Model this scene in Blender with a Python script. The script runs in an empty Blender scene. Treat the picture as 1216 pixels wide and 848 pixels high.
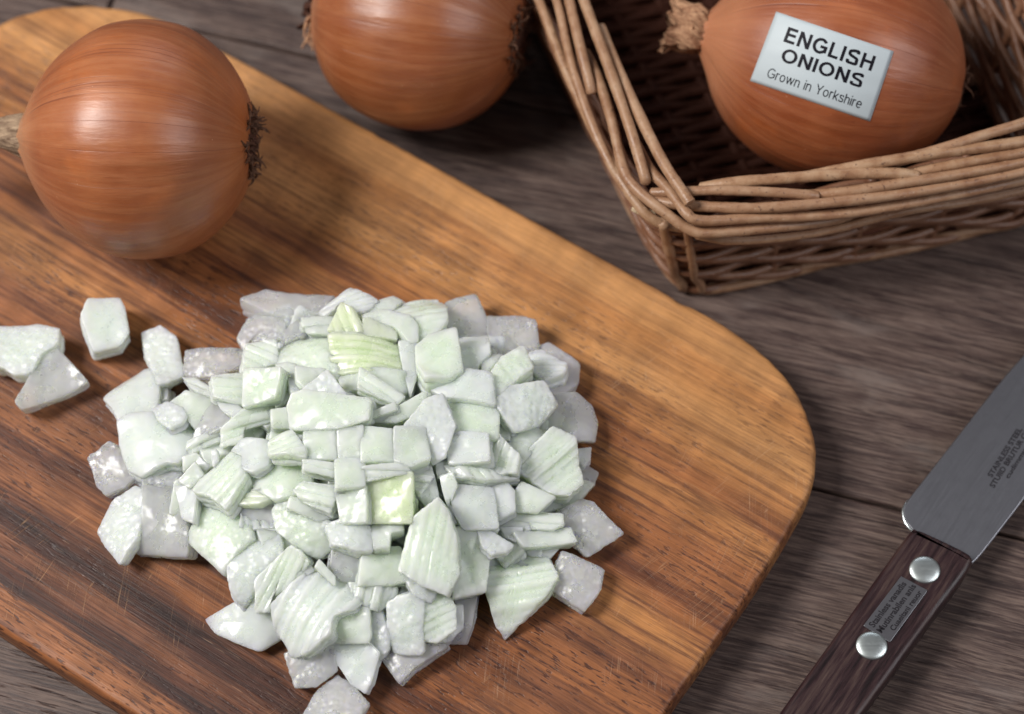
import bpy, bmesh, math, random
import numpy as np
from mathutils import Vector, Matrix, noise
from mathutils.bvhtree import BVHTree

# ---------------------------------------------------------------- camera, world, light, exposure
S = 0.01                                   # all building below is in centimetres; the scene is in metres
scene = bpy.context.scene
COL = scene.collection
PW, PH = 1216, 848                         # size of the photograph that was measured
PITCH = math.radians(64.0)
FPX = 75/36*PW
DIST = 74.5
CX = np.array([1, 0, 0.]); CY = np.array([0, math.sin(PITCH), math.cos(PITCH)]); CZ = np.array([0, -math.cos(PITCH), math.sin(PITCH)])
CAM = np.array([0, 0, 1.8]) + CZ*DIST
cd = bpy.data.cameras.new("camera"); cam = bpy.data.objects.new("camera", cd); COL.objects.link(cam)
cam.location = Vector(CAM*S); cam.rotation_euler = (math.pi/2-PITCH, 0, 0)
cd.lens = 75; cd.sensor_width = 36; cd.clip_start = 0.02; cd.clip_end = 30
cd.dof.use_dof = True; cd.dof.focus_distance = 0.700; cd.dof.aperture_fstop = 5.4; cd.dof.aperture_blades = 7
scene.camera = cam
world = bpy.data.worlds.new("World"); scene.world = world; world.use_nodes = True
bg = world.node_tree.nodes["Background"]; bg.inputs[0].default_value = (0.50, 0.445, 0.445, 1); bg.inputs[1].default_value = 0.18

def area(name, direction, dist, sx, sy, power, color, target=(0, 2, 2)):
    l = bpy.data.lights.new(name, 'AREA'); l.shape = 'RECTANGLE'; l.size = sx; l.size_y = sy; l.energy = power; l.color = color
    o = bpy.data.objects.new(name, l); COL.objects.link(o)
    d = Vector(direction).normalized()
    o.location = (Vector(target) + d*dist)*S
    o.rotation_euler = (-d).to_track_quat('-Z', 'Y').to_euler()
    return o
area("window_light", (-0.64, -0.02, 0.76), 165, 0.46, 0.64, 33.0, (1.0, 0.97, 0.93), target=(0, 2, 2))
area("far_window_light", (0.15, 0.86, 0.55), 170, 1.0, 0.35, 3.0, (0.86, 0.93, 1.0))
area("right_window_light", (0.70, -0.20, 0.66), 200, 0.9, 1.1, 14.0, (0.97, 0.97, 1.0), target=(0, 0, 2))
scene.view_settings.view_transform = 'Standard'; scene.view_settings.look = 'None'
scene.view_settings.exposure = 0.0; scene.view_settings.gamma = 1.0
scene.render.engine = 'CYCLES'
scene.cycles.use_denoising = True
scene.cycles.max_bounces = 8; scene.cycles.diffuse_bounces = 4; scene.cycles.glossy_bounces = 3; scene.cycles.transmission_bounces = 6

# ---------------------------------------------------------------- measuring helpers
def PX(x, y, z):
    """point at height z (cm) seen at photograph pixel x, y"""
    d = CX*(x-PW/2)/FPX - CY*(y-PH/2)/FPX - CZ
    return CAM + d*((z-CAM[2])/d[2])
def ray(x, y):
    return CX*(x-PW/2)/FPX - CY*(y-PH/2)/FPX - CZ
def unit(v):
    v = np.asarray(v, float); return v/np.linalg.norm(v)
rnd = random.Random(11)
def nz(x, y=0., z=0.): return noise.noise(Vector((x, y, z)))

# ---------------------------------------------------------------- object helpers
def mesh_obj(name, verts, faces, mat, origin=(0, 0, 0), parent=None, smooth=True):
    o3 = np.asarray(origin, float)
    V = (np.asarray(verts, float)-o3)*S
    me = bpy.data.meshes.new(name); me.from_pydata(V.tolist(), [], faces); me.update()
    if smooth: me.polygons.foreach_set("use_smooth", [True]*len(me.polygons))
    if mat: me.materials.append(mat)
    o = bpy.data.objects.new(name, me); COL.objects.link(o)
    if parent is None: o.location = Vector(o3*S)
    else: o.parent = parent
    return o
def tag(o, label, cat, group=None, kind=None):
    if label: o["label"] = label
    if cat: o["category"] = cat
    if group: o["group"] = group
    if kind: o["kind"] = kind
    return o
def thing(name, label, cat, loc, group=None):
    o = bpy.data.objects.new(name, None); COL.objects.link(o); o.location = Vector(np.asarray(loc, float)*S)
    o.empty_display_size = 0.01
    return tag(o, label, cat, group)

class MB:
    def __init__(self): self.v = []; self.f = []
    def add(self, verts, faces):
        n = len(self.v); self.v.extend([tuple(p) for p in verts]); self.f.extend([tuple(i+n for i in f) for f in faces])
def spline(pts, n):
    """Catmull-Rom through the points, n samples"""
    P = np.asarray(pts, float)
    if len(P) == 2: return P[0] + (P[1]-P[0])*np.linspace(0, 1, n)[:, None]
    P = np.vstack([2*P[0]-P[1], P, 2*P[-1]-P[-2]])
    seg = len(P)-3; out = []
    for t in np.linspace(0, seg, n):
        i = min(int(t), seg-1); u = t-i
        a, b, c, d = P[i:i+4]
        out.append(0.5*((2*b)+(-a+c)*u+(2*a-5*b+4*c-d)*u*u+(-a+3*b-3*c+d)*u**3))
    return np.array(out)
def tube(path, rad, sides=8, closed=False, rough=0.0, seed=0):
    P = np.asarray(path, float); n = len(P)
    R = np.full(n, rad) if np.isscalar(rad) else np.asarray(rad, float)
    T = np.roll(P, -1, 0)-np.roll(P, 1, 0) if closed else np.gradient(P, axis=0)
    T /= np.linalg.norm(T, axis=1)[:, None]+1e-9
    u = np.cross(T[0], [0, 0, 1.]);
    if np.linalg.norm(u) < .1: u = np.cross(T[0], [1., 0, 0])
    u = unit(u); V = []
    for i in range(n):
        u = unit(u-T[i]*(u@T[i])); w = np.cross(T[i], u)
        for k in range(sides):
            a = 2*math.pi*k/sides
            r = R[i]*(1+(rough*nz(i*.5, k*1.7, seed) if rough else 0))
            V.append(P[i]+(u*math.cos(a)+w*math.sin(a))*r)
    F = []
    m = n if closed else n-1
    for i in range(m):
        j = (i+1) % n
        for k in range(sides):
            F.append((i*sides+k, i*sides+(k+1) % sides, j*sides+(k+1) % sides, j*sides+k))
    if not closed:
        F.append(tuple(range(sides-1, -1, -1))); F.append(tuple((n-1)*sides+k for k in range(sides)))
    return V, F

# ---------------------------------------------------------------- node helpers
class NT:
    def __init__(self, name):
        self.m = bpy.data.materials.new(name); self.m.use_nodes = True; self.t = self.m.node_tree
        self.b = self.t.nodes["Principled BSDF"]
    def n(self, typ, ins=None, **kw):
        x = self.t.nodes.new(typ)
        for k, v in kw.items(): setattr(x, k, v)
        for k, v in (ins or {}).items(): self.set(x, k, v)
        return x
    def set(self, x, k, v):
        s = x.inputs[k]
        if isinstance(v, bpy.types.NodeSocket): self.t.links.new(v, s)
        elif isinstance(v, bpy.types.Node): self.t.links.new(v.outputs[0], s)
        else: s.default_value = v
    def math(self, op, a, b=0.0, c=0.0, clamp=False):
        x = self.n('ShaderNodeMath', {0: a, 1: b, 2: c}, operation=op); x.use_clamp = clamp; return x.outputs[0]
    def obj(self, rotz=0.0, loc=(0, 0, 0), scale=(1, 1, 1)):
        """object coordinates in centimetres, rotated so that x runs along the given angle"""
        tc = self.n('ShaderNodeTexCoord')
        m = self.n('ShaderNodeMapping', {'Vector': tc.outputs['Object'], 'Scale': (100, 100, 100), 'Rotation': (0, 0, -rotz)})
        m2 = self.n('ShaderNodeMapping', {'Vector': m.outputs[0], 'Location': loc, 'Scale': scale})
        return m2.outputs[0]
    def scale(self, v, s, loc=(0, 0, 0)):
        return self.n('ShaderNodeMapping', {'Vector': v, 'Scale': s, 'Location': loc}).outputs[0]
    def noise(self, v, sc=1.0, det=4.0, rough=.55, dist=0.0):
        return self.n('ShaderNodeTexNoise', {'Vector': v, 'Scale': sc, 'Detail': det, 'Roughness': rough, 'Distortion': dist}).outputs[0]
    def rng(self, v, a, b, c=0.0, d=1.0, smooth=True):
        x = self.n('ShaderNodeMapRange', {'Value': v, 'From Min': a, 'From Max': b, 'To Min': c, 'To Max': d})
        x.interpolation_type = 'SMOOTHSTEP' if smooth else 'LINEAR'; return x.outputs[0]
    def mix(self, f, a, b, mode='MIX'):
        x = self.n('ShaderNodeMix', data_type='RGBA', blend_type=mode); x.clamp_factor = True
        self.set(x, 0, f)
        for k, v in ((6, a), (7, b)):
            self.set(x, k, (*v, 1) if isinstance(v, tuple) and len(v) == 3 else v)
        return x.outputs[2]
    def ramp(self, v, stops, interp='LINEAR'):
        x = self.n('ShaderNodeValToRGB', {0: v}); cr = x.color_ramp; cr.interpolation = interp
        while len(cr.elements) < len(stops): cr.elements.new(0.5)
        for e, (p, c) in zip(cr.elements, stops): e.position = p; e.color = (*c, 1)
        return x.outputs[0]
    def bump(self, h, strength, dist, prev=None):
        x = self.n('ShaderNodeBump', {'Height': h, 'Strength': strength, 'Distance': dist*S})
        if prev is not None: self.set(x, 'Normal', prev)
        return x.outputs[0]
    def p(self, **kw):
        for k, v in kw.items():
            k = k.replace('_', ' ')
            k = {'Base Color': 'Base Color', 'Specular': 'Specular IOR Level'}.get(k, k)
            if isinstance(v, tuple) and len(v) == 3 and k in ('Base Color', 'Coat Tint', 'Sheen Tint'): v = (*v, 1)
            self.set(self.b, k, v)
        return self.m

# ---------------------------------------------------------------- materials
BT = 1.8
GRAIN = math.radians(-32.2)
def board_v(x, y):
    p = PX(x, y, 1.8); return -p[0]*math.sin(GRAIN)+p[1]*math.cos(GRAIN)
def mat_board():
    t = NT("acacia_wood"); c = t.obj(GRAIN)
    warp = t.math('SUBTRACT', t.noise(t.scale(c, (.07, .16, .1)), 1, 3, .5), .5)
    warp2 = t.math('SUBTRACT', t.noise(t.scale(c, (.28, .7, .3), (5, 3, 1)), 1, 4, .55), .5)
    sep = t.n('ShaderNodeSeparateXYZ', {0: c})
    v = t.math('ADD', sep.outputs[1], t.math('MULTIPLY', warp, 1.6))
    v = t.math('ADD', v, t.math('MULTIPLY', warp2, .9))
    v = t.math('ADD', v, t.math('MULTIPLY', t.math('SUBTRACT', t.noise(t.scale(c, (.35, 9, 3), (2, 5, 0)), 1, 5, .65), .5), 1.5))
    vmax, vmin = 13.0, -19.0
    f = t.math('DIVIDE', t.math('SUBTRACT', vmax, v), vmax-vmin)
    pos = lambda x, y: max(0, min(1, (vmax-board_v(x, y))/(vmax-vmin)))
    gold, gold2, org, med, brn, drk, blk = (.50, .245, .092), (.40, .175, .060), (.285, .107, .040), (.195, .074, .033), (.125, .045, .022), (.045, .017, .012), (.018, .008, .008)
    stops = [(0.0, gold2), (pos(820, 370), gold), (pos(760, 370), gold), (pos(700, 360), gold2), (pos(700, 420), gold), (pos(800, 520), gold2),
             (pos(800, 560), org), (pos(800, 580), gold2), (pos(800, 625), org), (pos(780, 655), org), (pos(780, 692), brn), (pos(780, 702), org), (pos(760, 740), gold2), (pos(650, 720), med),
             (pos(650, 760), org), (pos(650, 800), med), (pos(0, 400), org), (pos(0, 440), med), (pos(0, 495), org), (pos(0, 508), brn), (pos(0, 520), drk), (pos(0, 532), org), (pos(0, 572), org),
             (pos(0, 590), brn), (pos(0, 606), blk), (pos(0, 634), drk), (pos(0, 648), med), (pos(0, 668), brn), (pos(0, 682), blk), (pos(0, 700), drk), (pos(0, 712), org), (pos(0, 748), brn)]
    stops.sort(key=lambda s: s[0])
    base = t.ramp(f, stops[:31])
    st = t.noise(t.scale(c, (.20, 4.6, 2)), 1, 8, .66)
    base = t.mix(t.math('MULTIPLY', t.rng(st, .44, .64), t.rng(f, .22, .50, .16, .80)), base, (.075, .026, .015))
    st2 = t.noise(t.scale(c, (.10, 1.1, .6), (9, 4, 0)), 1, 5, .55)
    base = t.mix(t.math('MULTIPLY', t.rng(st2, .50, .66), t.rng(f, .22, .50, .22, .60)), base, (.09, .030, .015))
    base = t.mix(1.0, base, t.rng(t.noise(t.scale(c, (.8, 26, 8)), 1, 5, .65), .3, .7, .80, 1.2), 'MULTIPLY')
    # chatoyant cross figure
    fig = t.noise(t.scale(c, (.9, .25, 1), (3, 8, 0)), 1, 3, .5)
    base = t.mix(1.0, base, t.rng(fig, .3, .7, .88, 1.16), 'MULTIPLY')
    # pores: short dark dashes
    po = t.noise(t.scale(c, (1.9, 10, 5), (1, 1, 0)), 1, 2, .5)
    pm = t.rng(t.noise(t.scale(c, (.12, .35, 1), (20, 7, 0)), 1, 3, .5), .40, .56)
    right = t.rng(f, .16, .36)
    pores = t.math('MULTIPLY', t.rng(po, .575, .64), t.math('MULTIPLY', pm, right))
    base = t.mix(t.math('MULTIPLY', pores, t.rng(f, .35, .65, .45, .85)), base, (.045, .016, .012))
    # scuffed worn edge dirt and pale scratches
    sc = t.noise(t.scale(c, (.6, 22, 8), (7, 0, 0)), 1, 3, .7)
    base = t.mix(t.math('MULTIPLY', t.rng(sc, .66, .74), .35), base, (.62, .40, .25))
    for an_, ph_ in ((62, 3), (84, 9), (40, 15)):       # old knife cuts
        ck = t.noise(t.scale(t.obj(math.radians(an_)), (.16, 9.0, 1), (ph_, ph_, 0)), 1, 1.0, .5)
        cut = t.math('MULTIPLY', t.rng(t.math('ABSOLUTE', t.math('SUBTRACT', ck, .5)), .0, .012, 1.0, .0), t.rng(t.noise(t.scale(c, (.35, .35, 1), (ph_, 2, 0)), 1, 3, .5), .56, .64))
        base = t.mix(t.math('MULTIPLY', cut, .34), base, (.55, .33, .18)); sc = t.math('SUBTRACT', sc, t.math('MULTIPLY', cut, .8))
    pcx, pcy = PX(425, 560, BT)[:2]; oc = t.obj()
    dd = t.n('ShaderNodeVectorMath', {0: oc, 1: (pcx, pcy, 1.8)}, operation='DISTANCE').outputs['Value']
    dd = t.math('ADD', dd, t.math('MULTIPLY', t.math('SUBTRACT', t.noise(oc, .55, 4, .6), .5), 5.5))
    damp = t.rng(dd, 9.4, 8.9)
    base = t.mix(t.math('MULTIPLY', damp, .30), base, t.mix(1.0, base, (.62, .55, .50), 'MULTIPLY'))
    h = t.math('SUBTRACT', t.math('MULTIPLY', st, .6), t.math('MULTIPLY', pores, 1.0))
    h = t.math('ADD', h, t.math('MULTIPLY', sc, .5))
    rough = t.math('SUBTRACT', t.rng(st, .3, .8, .40, .62), t.math('MULTIPLY', damp, .09))
    return t.p(Base_Color=base, Roughness=rough, Specular=.35, Normal=t.bump(h, .35, .06))
def mat_table():
    t = NT("weathered_plank_wood")
    oi = t.n('ShaderNodeObjectInfo')
    off = t.math('MULTIPLY', oi.outputs['Random'], 60)
    cc = t.obj(math.radians(-15))
    cmb = t.n('ShaderNodeCombineXYZ', {0: off, 1: off, 2: 0.0})
    c = t.n('ShaderNodeVectorMath', {0: cc, 1: cmb.outputs[0]}, operation='ADD').outputs[0]
    wv = t.n('ShaderNodeVectorMath', {0: t.n('ShaderNodeTexNoise', {'Vector': t.scale(c, (.12, .5, .3)), 'Scale': 1.0, 'Detail': 3.0}).outputs[1], 1: (.5, .5, .5)}, operation='SUBTRACT').outputs[0]
    wv = t.n('ShaderNodeVectorMath', {0: wv, 1: (.3, .55, 0)}, operation='MULTIPLY').outputs[0]
    c = t.n('ShaderNodeVectorMath', {0: c, 1: wv}, operation='ADD').outputs[0]
    a = t.noise(t.scale(c, (.20, 2.6, 1)), 1, 9, .68)
    b = t.noise(t.scale(c, (.6, 15, 6)), 1, 7, .70)
    base = t.ramp(a, [(.28, (.022, .012, .011)), (.42, (.048, .028, .024)), (.55, (.082, .051, .043)), (.72, (.14, .098, .083))])
    base = t.mix(t.math('MULTIPLY', t.rng(b, .46, .62), .75), base, (.18, .126, .103))
    base = t.mix(t.math('MULTIPLY', t.rng(b, .50, .38), .72), base, (.030, .015, .015))
    cr = t.noise(t.scale(c, (.5, 12, 4), (3, 2, 0)), 1, 4, .6)
    base = t.mix(t.math('MULTIPLY', t.rng(cr, .60, .68), .65), base, (.022, .012, .012))
    # greyish worn patches
    wp = t.noise(t.scale(c, (.25, .5, 1), (13, 3, 0)), 1, 5, .6)
    base = t.mix(t.math('MULTIPLY', t.rng(wp, .52, .72), .45), base, (.20, .165, .15))
    h = t.math('ADD', t.math('MULTIPLY', b, 1.0), t.math('MULTIPLY', t.rng(cr, .60, .68), -1.2))
    return t.p(Base_Color=base, Roughness=t.rng(b, .3, .7, .42, .60), Specular=.45, Normal=t.bump(h, .55, .05))
def mat_skin(tint=0.0, patch=0.5, dk=1.0, red=(1, .95, .92)):
    t = NT("onion_skin")
    tc = t.n('ShaderNodeTexCoord'); c = t.n('ShaderNodeMapping', {'Vector': tc.outputs['Object'], 'Scale': (100, 100, 100)}).outputs[0]
    sep = t.n('ShaderNodeSeparateXYZ', {0: c}); x, y, z = sep.outputs[:3]
    r = t.math('SQRT', t.math('ADD', t.math('ADD', t.math('MULTIPLY', y, y), t.math('MULTIPLY', z, z)), .02))
    def mer(k, kx, ph=0.0):
        return t.n('ShaderNodeCombineXYZ', {0: t.math('MULTIPLY', x, kx), 1: t.math('MULTIPLY', t.math('DIVIDE', y, r), k), 2: t.math('ADD', t.math('MULTIPLY', t.math('DIVIDE', z, r), k), ph)}).outputs[0]
    big = t.math('ADD', t.math('MULTIPLY', t.noise(mer(1.5, .22, 2), 1, 4, .55), .5), t.math('MULTIPLY', t.noise(t.scale(c, (.35, .5, .5), (2, 5, 1)), 1, 4, .6), .5))
    base = t.ramp(big, [(.25, tuple(q*dk for q in (.19, .050, .017))), (.42, tuple(q*dk for q in (.29, .086, .028))), (.56, tuple(q*dk for q in (.37, .122, .043))), (.75, tuple(q*dk for q in (.44, .17, .075)))])
    pt = t.noise(t.scale(c, (.45, .45, .45), (3+tint*9, 1, 0)), 1, 5, .55)
    base = t.mix(t.math('MULTIPLY', t.rng(pt, .48, .68), patch), base, (.26, .075, .025))
    base = t.mix(t.math('MULTIPLY', t.rng(pt, .46, .30), .35), base, (.50, .155, .04))
    fib = t.noise(mer(16, .35), 1, 5, .6)
    base = t.mix(t.math('MULTIPLY', t.rng(fib, .42, .66), .16), base, (.60, .29, .14))
    # thin dark veins pole to pole
    v1 = t.noise(mer(7.5, .018, 7), 1, 1.5, .5)
    vein = t.rng(t.math('ABSOLUTE', t.math('SUBTRACT', v1, .5)), .0, .009, 1.0, .0)
    brk = t.rng(t.noise(mer(4, .12, 3), 1, 2, .5), .36, .60)
    vein = t.math('MULTIPLY', vein, brk)
    v2 = t.noise(mer(15, .03, 17), 1, 1.5, .5)
    vein2 = t.math('MULTIPLY', t.rng(t.math('ABSOLUTE', t.math('SUBTRACT', v2, .5)), .0, .012, 1.0, .0), t.rng(t.noise(mer(3, .15, 9), 1, 2, .5), .42, .62))
    base = t.mix(t.math('MULTIPLY', vein, .70), base, (.14, .035, .016))
    base = t.mix(t.math('MULTIPLY', vein2, .38), base, (.18, .05, .02))
    # pale straw toward the neck
    nk = t.rng(x, -2.6, -4.2)
    base = t.mix(t.math('MULTIPLY', nk, .55), base, (.55, .30, .17))
    # blemishes
    bl = t.n('ShaderNodeTexVoronoi', {'Vector': c, 'Scale': 1.6, 'Randomness': 1.0}).outputs[0]
    base = t.mix(t.math('MULTIPLY', t.rng(bl, .05, .02), .4), base, (.75, .5, .33))
    base = t.mix(1.0, base, red, 'MULTIPLY')
    h = t.math('ADD', t.math('MULTIPLY', fib, .5), t.math('MULTIPLY', t.noise(mer(4, .25, 5), 1, 4, .6), 1.3))
    h = t.math('SUBTRACT', h, t.math('MULTIPLY', vein, .25))
    n1 = t.bump(h, .42, .10)
    n2 = t.bump(t.noise(t.scale(c, (7, 7, 7)), 1, 3, .6), .12, .03, n1)
    return t.p(Base_Color=base, Roughness=t.rng(t.noise(mer(3, .5, 1), 1, 4, .5),   .3, .7, .34, .50), Specular=.5, Normal=n2,
               Coat_Weight=.40, Coat_Roughness=.38, Subsurface_Weight=.12, Subsurface_Scale=.003, Subsurface_Radius=(1.0, .45, .2))
def mat_dry(name, a, b, rough=.8, sc=3.0):
    t = NT(name); c = t.obj()
    n = t.noise(t.scale(c, (sc*.5, sc*2, sc*2)), 1, 6, .65)
    return t.p(Base_Color=t.ramp(n, [(.3, a), (.65, b)]), Roughness=rough, Specular=.25, Normal=t.bump(n, .8, .12))
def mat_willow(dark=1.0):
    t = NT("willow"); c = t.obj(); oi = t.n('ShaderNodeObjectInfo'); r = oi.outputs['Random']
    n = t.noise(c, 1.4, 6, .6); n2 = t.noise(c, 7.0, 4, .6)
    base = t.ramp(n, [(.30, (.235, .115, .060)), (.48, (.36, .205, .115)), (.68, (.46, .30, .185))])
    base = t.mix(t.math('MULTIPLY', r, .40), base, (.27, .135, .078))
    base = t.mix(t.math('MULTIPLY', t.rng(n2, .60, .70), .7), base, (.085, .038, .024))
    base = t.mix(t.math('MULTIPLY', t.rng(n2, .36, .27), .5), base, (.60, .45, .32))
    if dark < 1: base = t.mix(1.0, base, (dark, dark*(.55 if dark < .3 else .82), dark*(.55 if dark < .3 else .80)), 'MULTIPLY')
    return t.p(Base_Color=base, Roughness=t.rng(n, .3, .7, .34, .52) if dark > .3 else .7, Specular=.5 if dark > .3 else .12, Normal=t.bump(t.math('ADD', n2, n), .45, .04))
def mat_metal(name, col, rough, brushed=0.0, ang=0.0, metallic=1.0):
    t = NT(name); c = t.obj(ang)
    n = t.noise(t.scale(c, (.8, 30, 8)), 1, 4, .6); s = t.noise(c, 2.0, 4, .6)
    rr = t.math('ADD', t.rng(n, .3, .7, rough-.02, rough+.02), t.math('MULTIPLY', s, .08))
    sp = t.rng(t.noise(c, 14.0, 3, .6), .62, .72)
    base = t.mix(t.math('MULTIPLY', t.math('ADD', t.rng(s, .5, .75), t.math('MULTIPLY', sp, .5)), .35), col, tuple(x*.72 for x in col))
    return t.p(Base_Color=base, Metallic=metallic, Roughness=rr, Normal=t.bump(n, brushed, .01))
def mat_handle():
    t = NT("dark_rosewood"); c = t.obj(math.radians(54))
    n = t.noise(t.scale(c, (.5, 6, 3)), 1, 7, .65)
    base = t.ramp(n, [(.34, (.009, .005, .006)), (.50, (.026, .010, .012)), (.64, (.050, .026, .022)), (.80, (.11, .07, .06))])
    return t.p(Base_Color=base, Roughness=t.rng(n, .3, .7, .32, .5), Specular=.5, Normal=t.bump(n, .4, .04))
def mat_flesh(name, tone, pearl=0.0, layered=0.0):
    t = NT(name); c = t.obj(); oi = t.n('ShaderNodeObjectInfo'); r = oi.outputs['Random']
    n = t.noise(c, 1.3, 4, .55)
    if tone == 'g': a, b = (.735, .855, .695), (.815, .905, .79)
    elif tone == 'G': a, b = (.68, .81, .51), (.78, .87, .63)
    elif tone == 'p': a, b = (.885, .92, .895), (.94, .965, .95)
    else: a, b = (.785, .875, .81), (.855, .92, .875)
    base = t.mix(t.rng(n, .35, .65), a, b)
    base = t.mix(t.math('MULTIPLY', r, .30), base, (.82, .90, .82))
    # fibres running through the flesh
    vr = t.n('ShaderNodeVectorRotate', {'Vector': c, 'Angle': t.math('MULTIPLY', r, 6.28)}); vr.rotation_type = 'AXIS_ANGLE'; vr.inputs['Axis'].default_value = (.12, .1, 1)
    fb = t.noise(t.scale(vr.outputs[0], (.8, 13, 5)), 1, 3, .55)
    ly = t.noise(t.scale(vr.outputs[0], (.35, 3.2, 2.0), (4, 1, 2)), 1, 1.5, .5)
    lyr = t.rng(t.math('ABSOLUTE', t.math('SUBTRACT', ly, .5)), .0, .035, 1.0, .0)
    base = t.mix(t.math('MULTIPLY', t.rng(fb, .5, .75), .18), base, (.90, .93, .87))
    vor = t.n('ShaderNodeTexVoronoi', {'Vector': t.scale(c, (1, 1, 1), (r, r, r)) if False else c, 'Scale': 4.6, 'Randomness': 1.0}); vor.feature = 'SMOOTH_F1'
    vor.inputs['Smoothness'].default_value = .7
    h = t.math('ADD', t.math('MULTIPLY', vor.outputs[0], -1.0*pearl), t.math('MULTIPLY', n, .35))
    h = t.math('SUBTRACT', h, t.math('MULTIPLY', lyr, .0))
    nr = t.bump(h, .70, .13)
    nr = t.bump(t.math('ADD', t.noise(c, 5.0, 2, .5), t.math('MULTIPLY', fb, .5)), .08, .03, nr)
    tr = {'p': .58, 'w': .24, 'g': .20, 'G': .18}[tone]
    return t.p(Base_Color=base, Roughness=t.rng(n, .3, .7, .24, .40), Specular=.5, Normal=nr, IOR=1.36,
               Subsurface_Weight=1.0, Subsurface_Radius=(1.0, 1.0, .75), Subsurface_Scale=.0065, Transmission_Weight=tr, Coat_Weight=.28, Coat_Roughness=.13)
def mat_plain(name, col, rough=.5, spec=.4, metallic=0.0):
    t = NT(name); c = t.obj(); n = t.noise(c, 5.0, 4, .6)
    return t.p(Base_Color=t.mix(t.math('MULTIPLY', n, .15), col, tuple(x*.8 for x in col)), Roughness=rough, Specular=spec, Metallic=metallic, Normal=t.bump(n, .06, .02))

M_board = mat_board(); M_table = mat_table(); M_willow = mat_willow(); M_willow_shaded = mat_willow(.11); M_willow_mid = mat_willow(.60)  # floor copy and pinker wall copy have the basket's inner shade put into colour
M_skins = [mat_skin(0, .55, .93), mat_skin(.5, .65, .78), mat_skin(1.1, .8, .84, (1, .84, .80))]
M_straw = mat_dry("dry_neck_straw", (.09, .045, .028), (.46, .33, .22))
M_neck = mat_dry("withered_neck", (.20, .085, .045), (.58, .34, .20), sc=4)
M_root = mat_dry("dry_roots", (.035, .016, .011), (.20, .10, .06), sc=5)
M_rootdark = mat_dry("dark_root_plate", (.03, .012, .010), (.13, .055, .035), sc=4)
M_handle = mat_handle()
M_blade = mat_metal("blade_steel", (.27, .275, .305), .40, .04, math.radians(54))
M_heel_highlight = mat_metal("heel_highlight_steel", (.62, .68, .70), .25)
M_rivet = mat_metal("rivet_aluminium", (.62, .68, .68), .34, .05)
M_plate = mat_metal("plate_steel", (.22, .22, .24), .40, .028)
M_ink = mat_plain("black_ink", (.006, .005, .010), .6, .2)
M_etch = mat_plain("etched_marks", (.018, .016, .020), .6, .2)
M_paper = mat_plain("white_sticker_paper", (.50, .565, .60), .5, .35)

# ---------------------------------------------------------------- table of planks
table = thing("table", "weathered grey-brown plank table under the board, basket and knife", None, (0, 0, -2.6)); table["kind"] = "structure"
del_c = math.radians(-15); gu = np.array([math.cos(del_c), math.sin(del_c)]); gn = np.array([-math.sin(del_c), math.cos(del_c)])
def plank(u0, u1, c0, c1, top, seed):
    bm = bmesh.new(); g = .05
    cs = [(u0+g, c0+g), (u1-g, c0+g), (u1-g, c1-g), (u0+g, c1-g)]
    N = 80
    # long edges follow a slightly uneven line
    low = [(u0+g+(u1-u0-2*g)*i/N, c0+g+.05*nz(i*.6, seed)+.02*nz(i*2.1, seed)) for i in range(N+1)]
    upp = [(u0+g+(u1-u0-2*g)*i/N, c1-g+.05*nz(i*.6, seed+50)+.02*nz(i*2.1, seed+9)) for i in range(N, -1, -1)]
    ring = low+upp
    w = lambda u, c, z: (gu[0]*u+gn[0]*c, gu[1]*u+gn[1]*c, z)
    cu, cc = (u0+u1)/2, (c0+c1)/2
    lay = []
    for ins, z in ((0, -2.5), (0, top-.14), (.03, top-.05), (.09, top-.01), (.16, top)):
        lay.append([w(u+(ins if u < cu else -ins), c+(ins if c < cc else -ins), z) for u, c in ring])
    V = [p for l in lay for p in l]; n = len(ring); F = []
    for k in range(len(lay)-1):
        for i in range(n):
            j = (i+1) % n; F.append((k*n+i, k*n+j, (k+1)*n+j, (k+1)*n+i))
    F.append(tuple((len(lay)-1)*n+i for i in range(n))); F.append(tuple(range(n-1, -1, -1)))
    return mesh_obj("plank", V, F, M_table, (0, 0, -2.6), table, smooth=False)
J = PX(133, 0, 0); ju = J[0]*gu[0]+J[1]*gu[1]
rows = [(-50, -37), (-37.1, -25.4), (-25.4, -13.3), (-13.3, -1.32), (-1.32, 11.3), (11.3, 23.2), (23.2, 35.5), (35.5, 48)]
for i, (c0, c1) in enumerate(rows):
    if i == 5:
        plank(-70, ju, c0, c1, 0.0, i*7); plank(ju, 70, c0, c1, -.01, i*7+3)
    else: plank(-70, 70, c0, c1, -.012*(i % 3), i*7)
# ---------------------------------------------------------------- cutting board
def loop_spline(pts, n):
    P = np.asarray(pts, float); m = len(P); out = []
    for t in np.linspace(0, m, n, endpoint=False):
        i = int(t); u = t-i
        a, b, c, d = P[(i-1) % m], P[i % m], P[(i+1) % m], P[(i+2) % m]
        out.append(0.5*((2*b)+(-a+c)*u+(2*a-5*b+4*c-d)*u*u+(-a+3*b-3*c+d)*u**3))
    return np.array(out)

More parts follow.
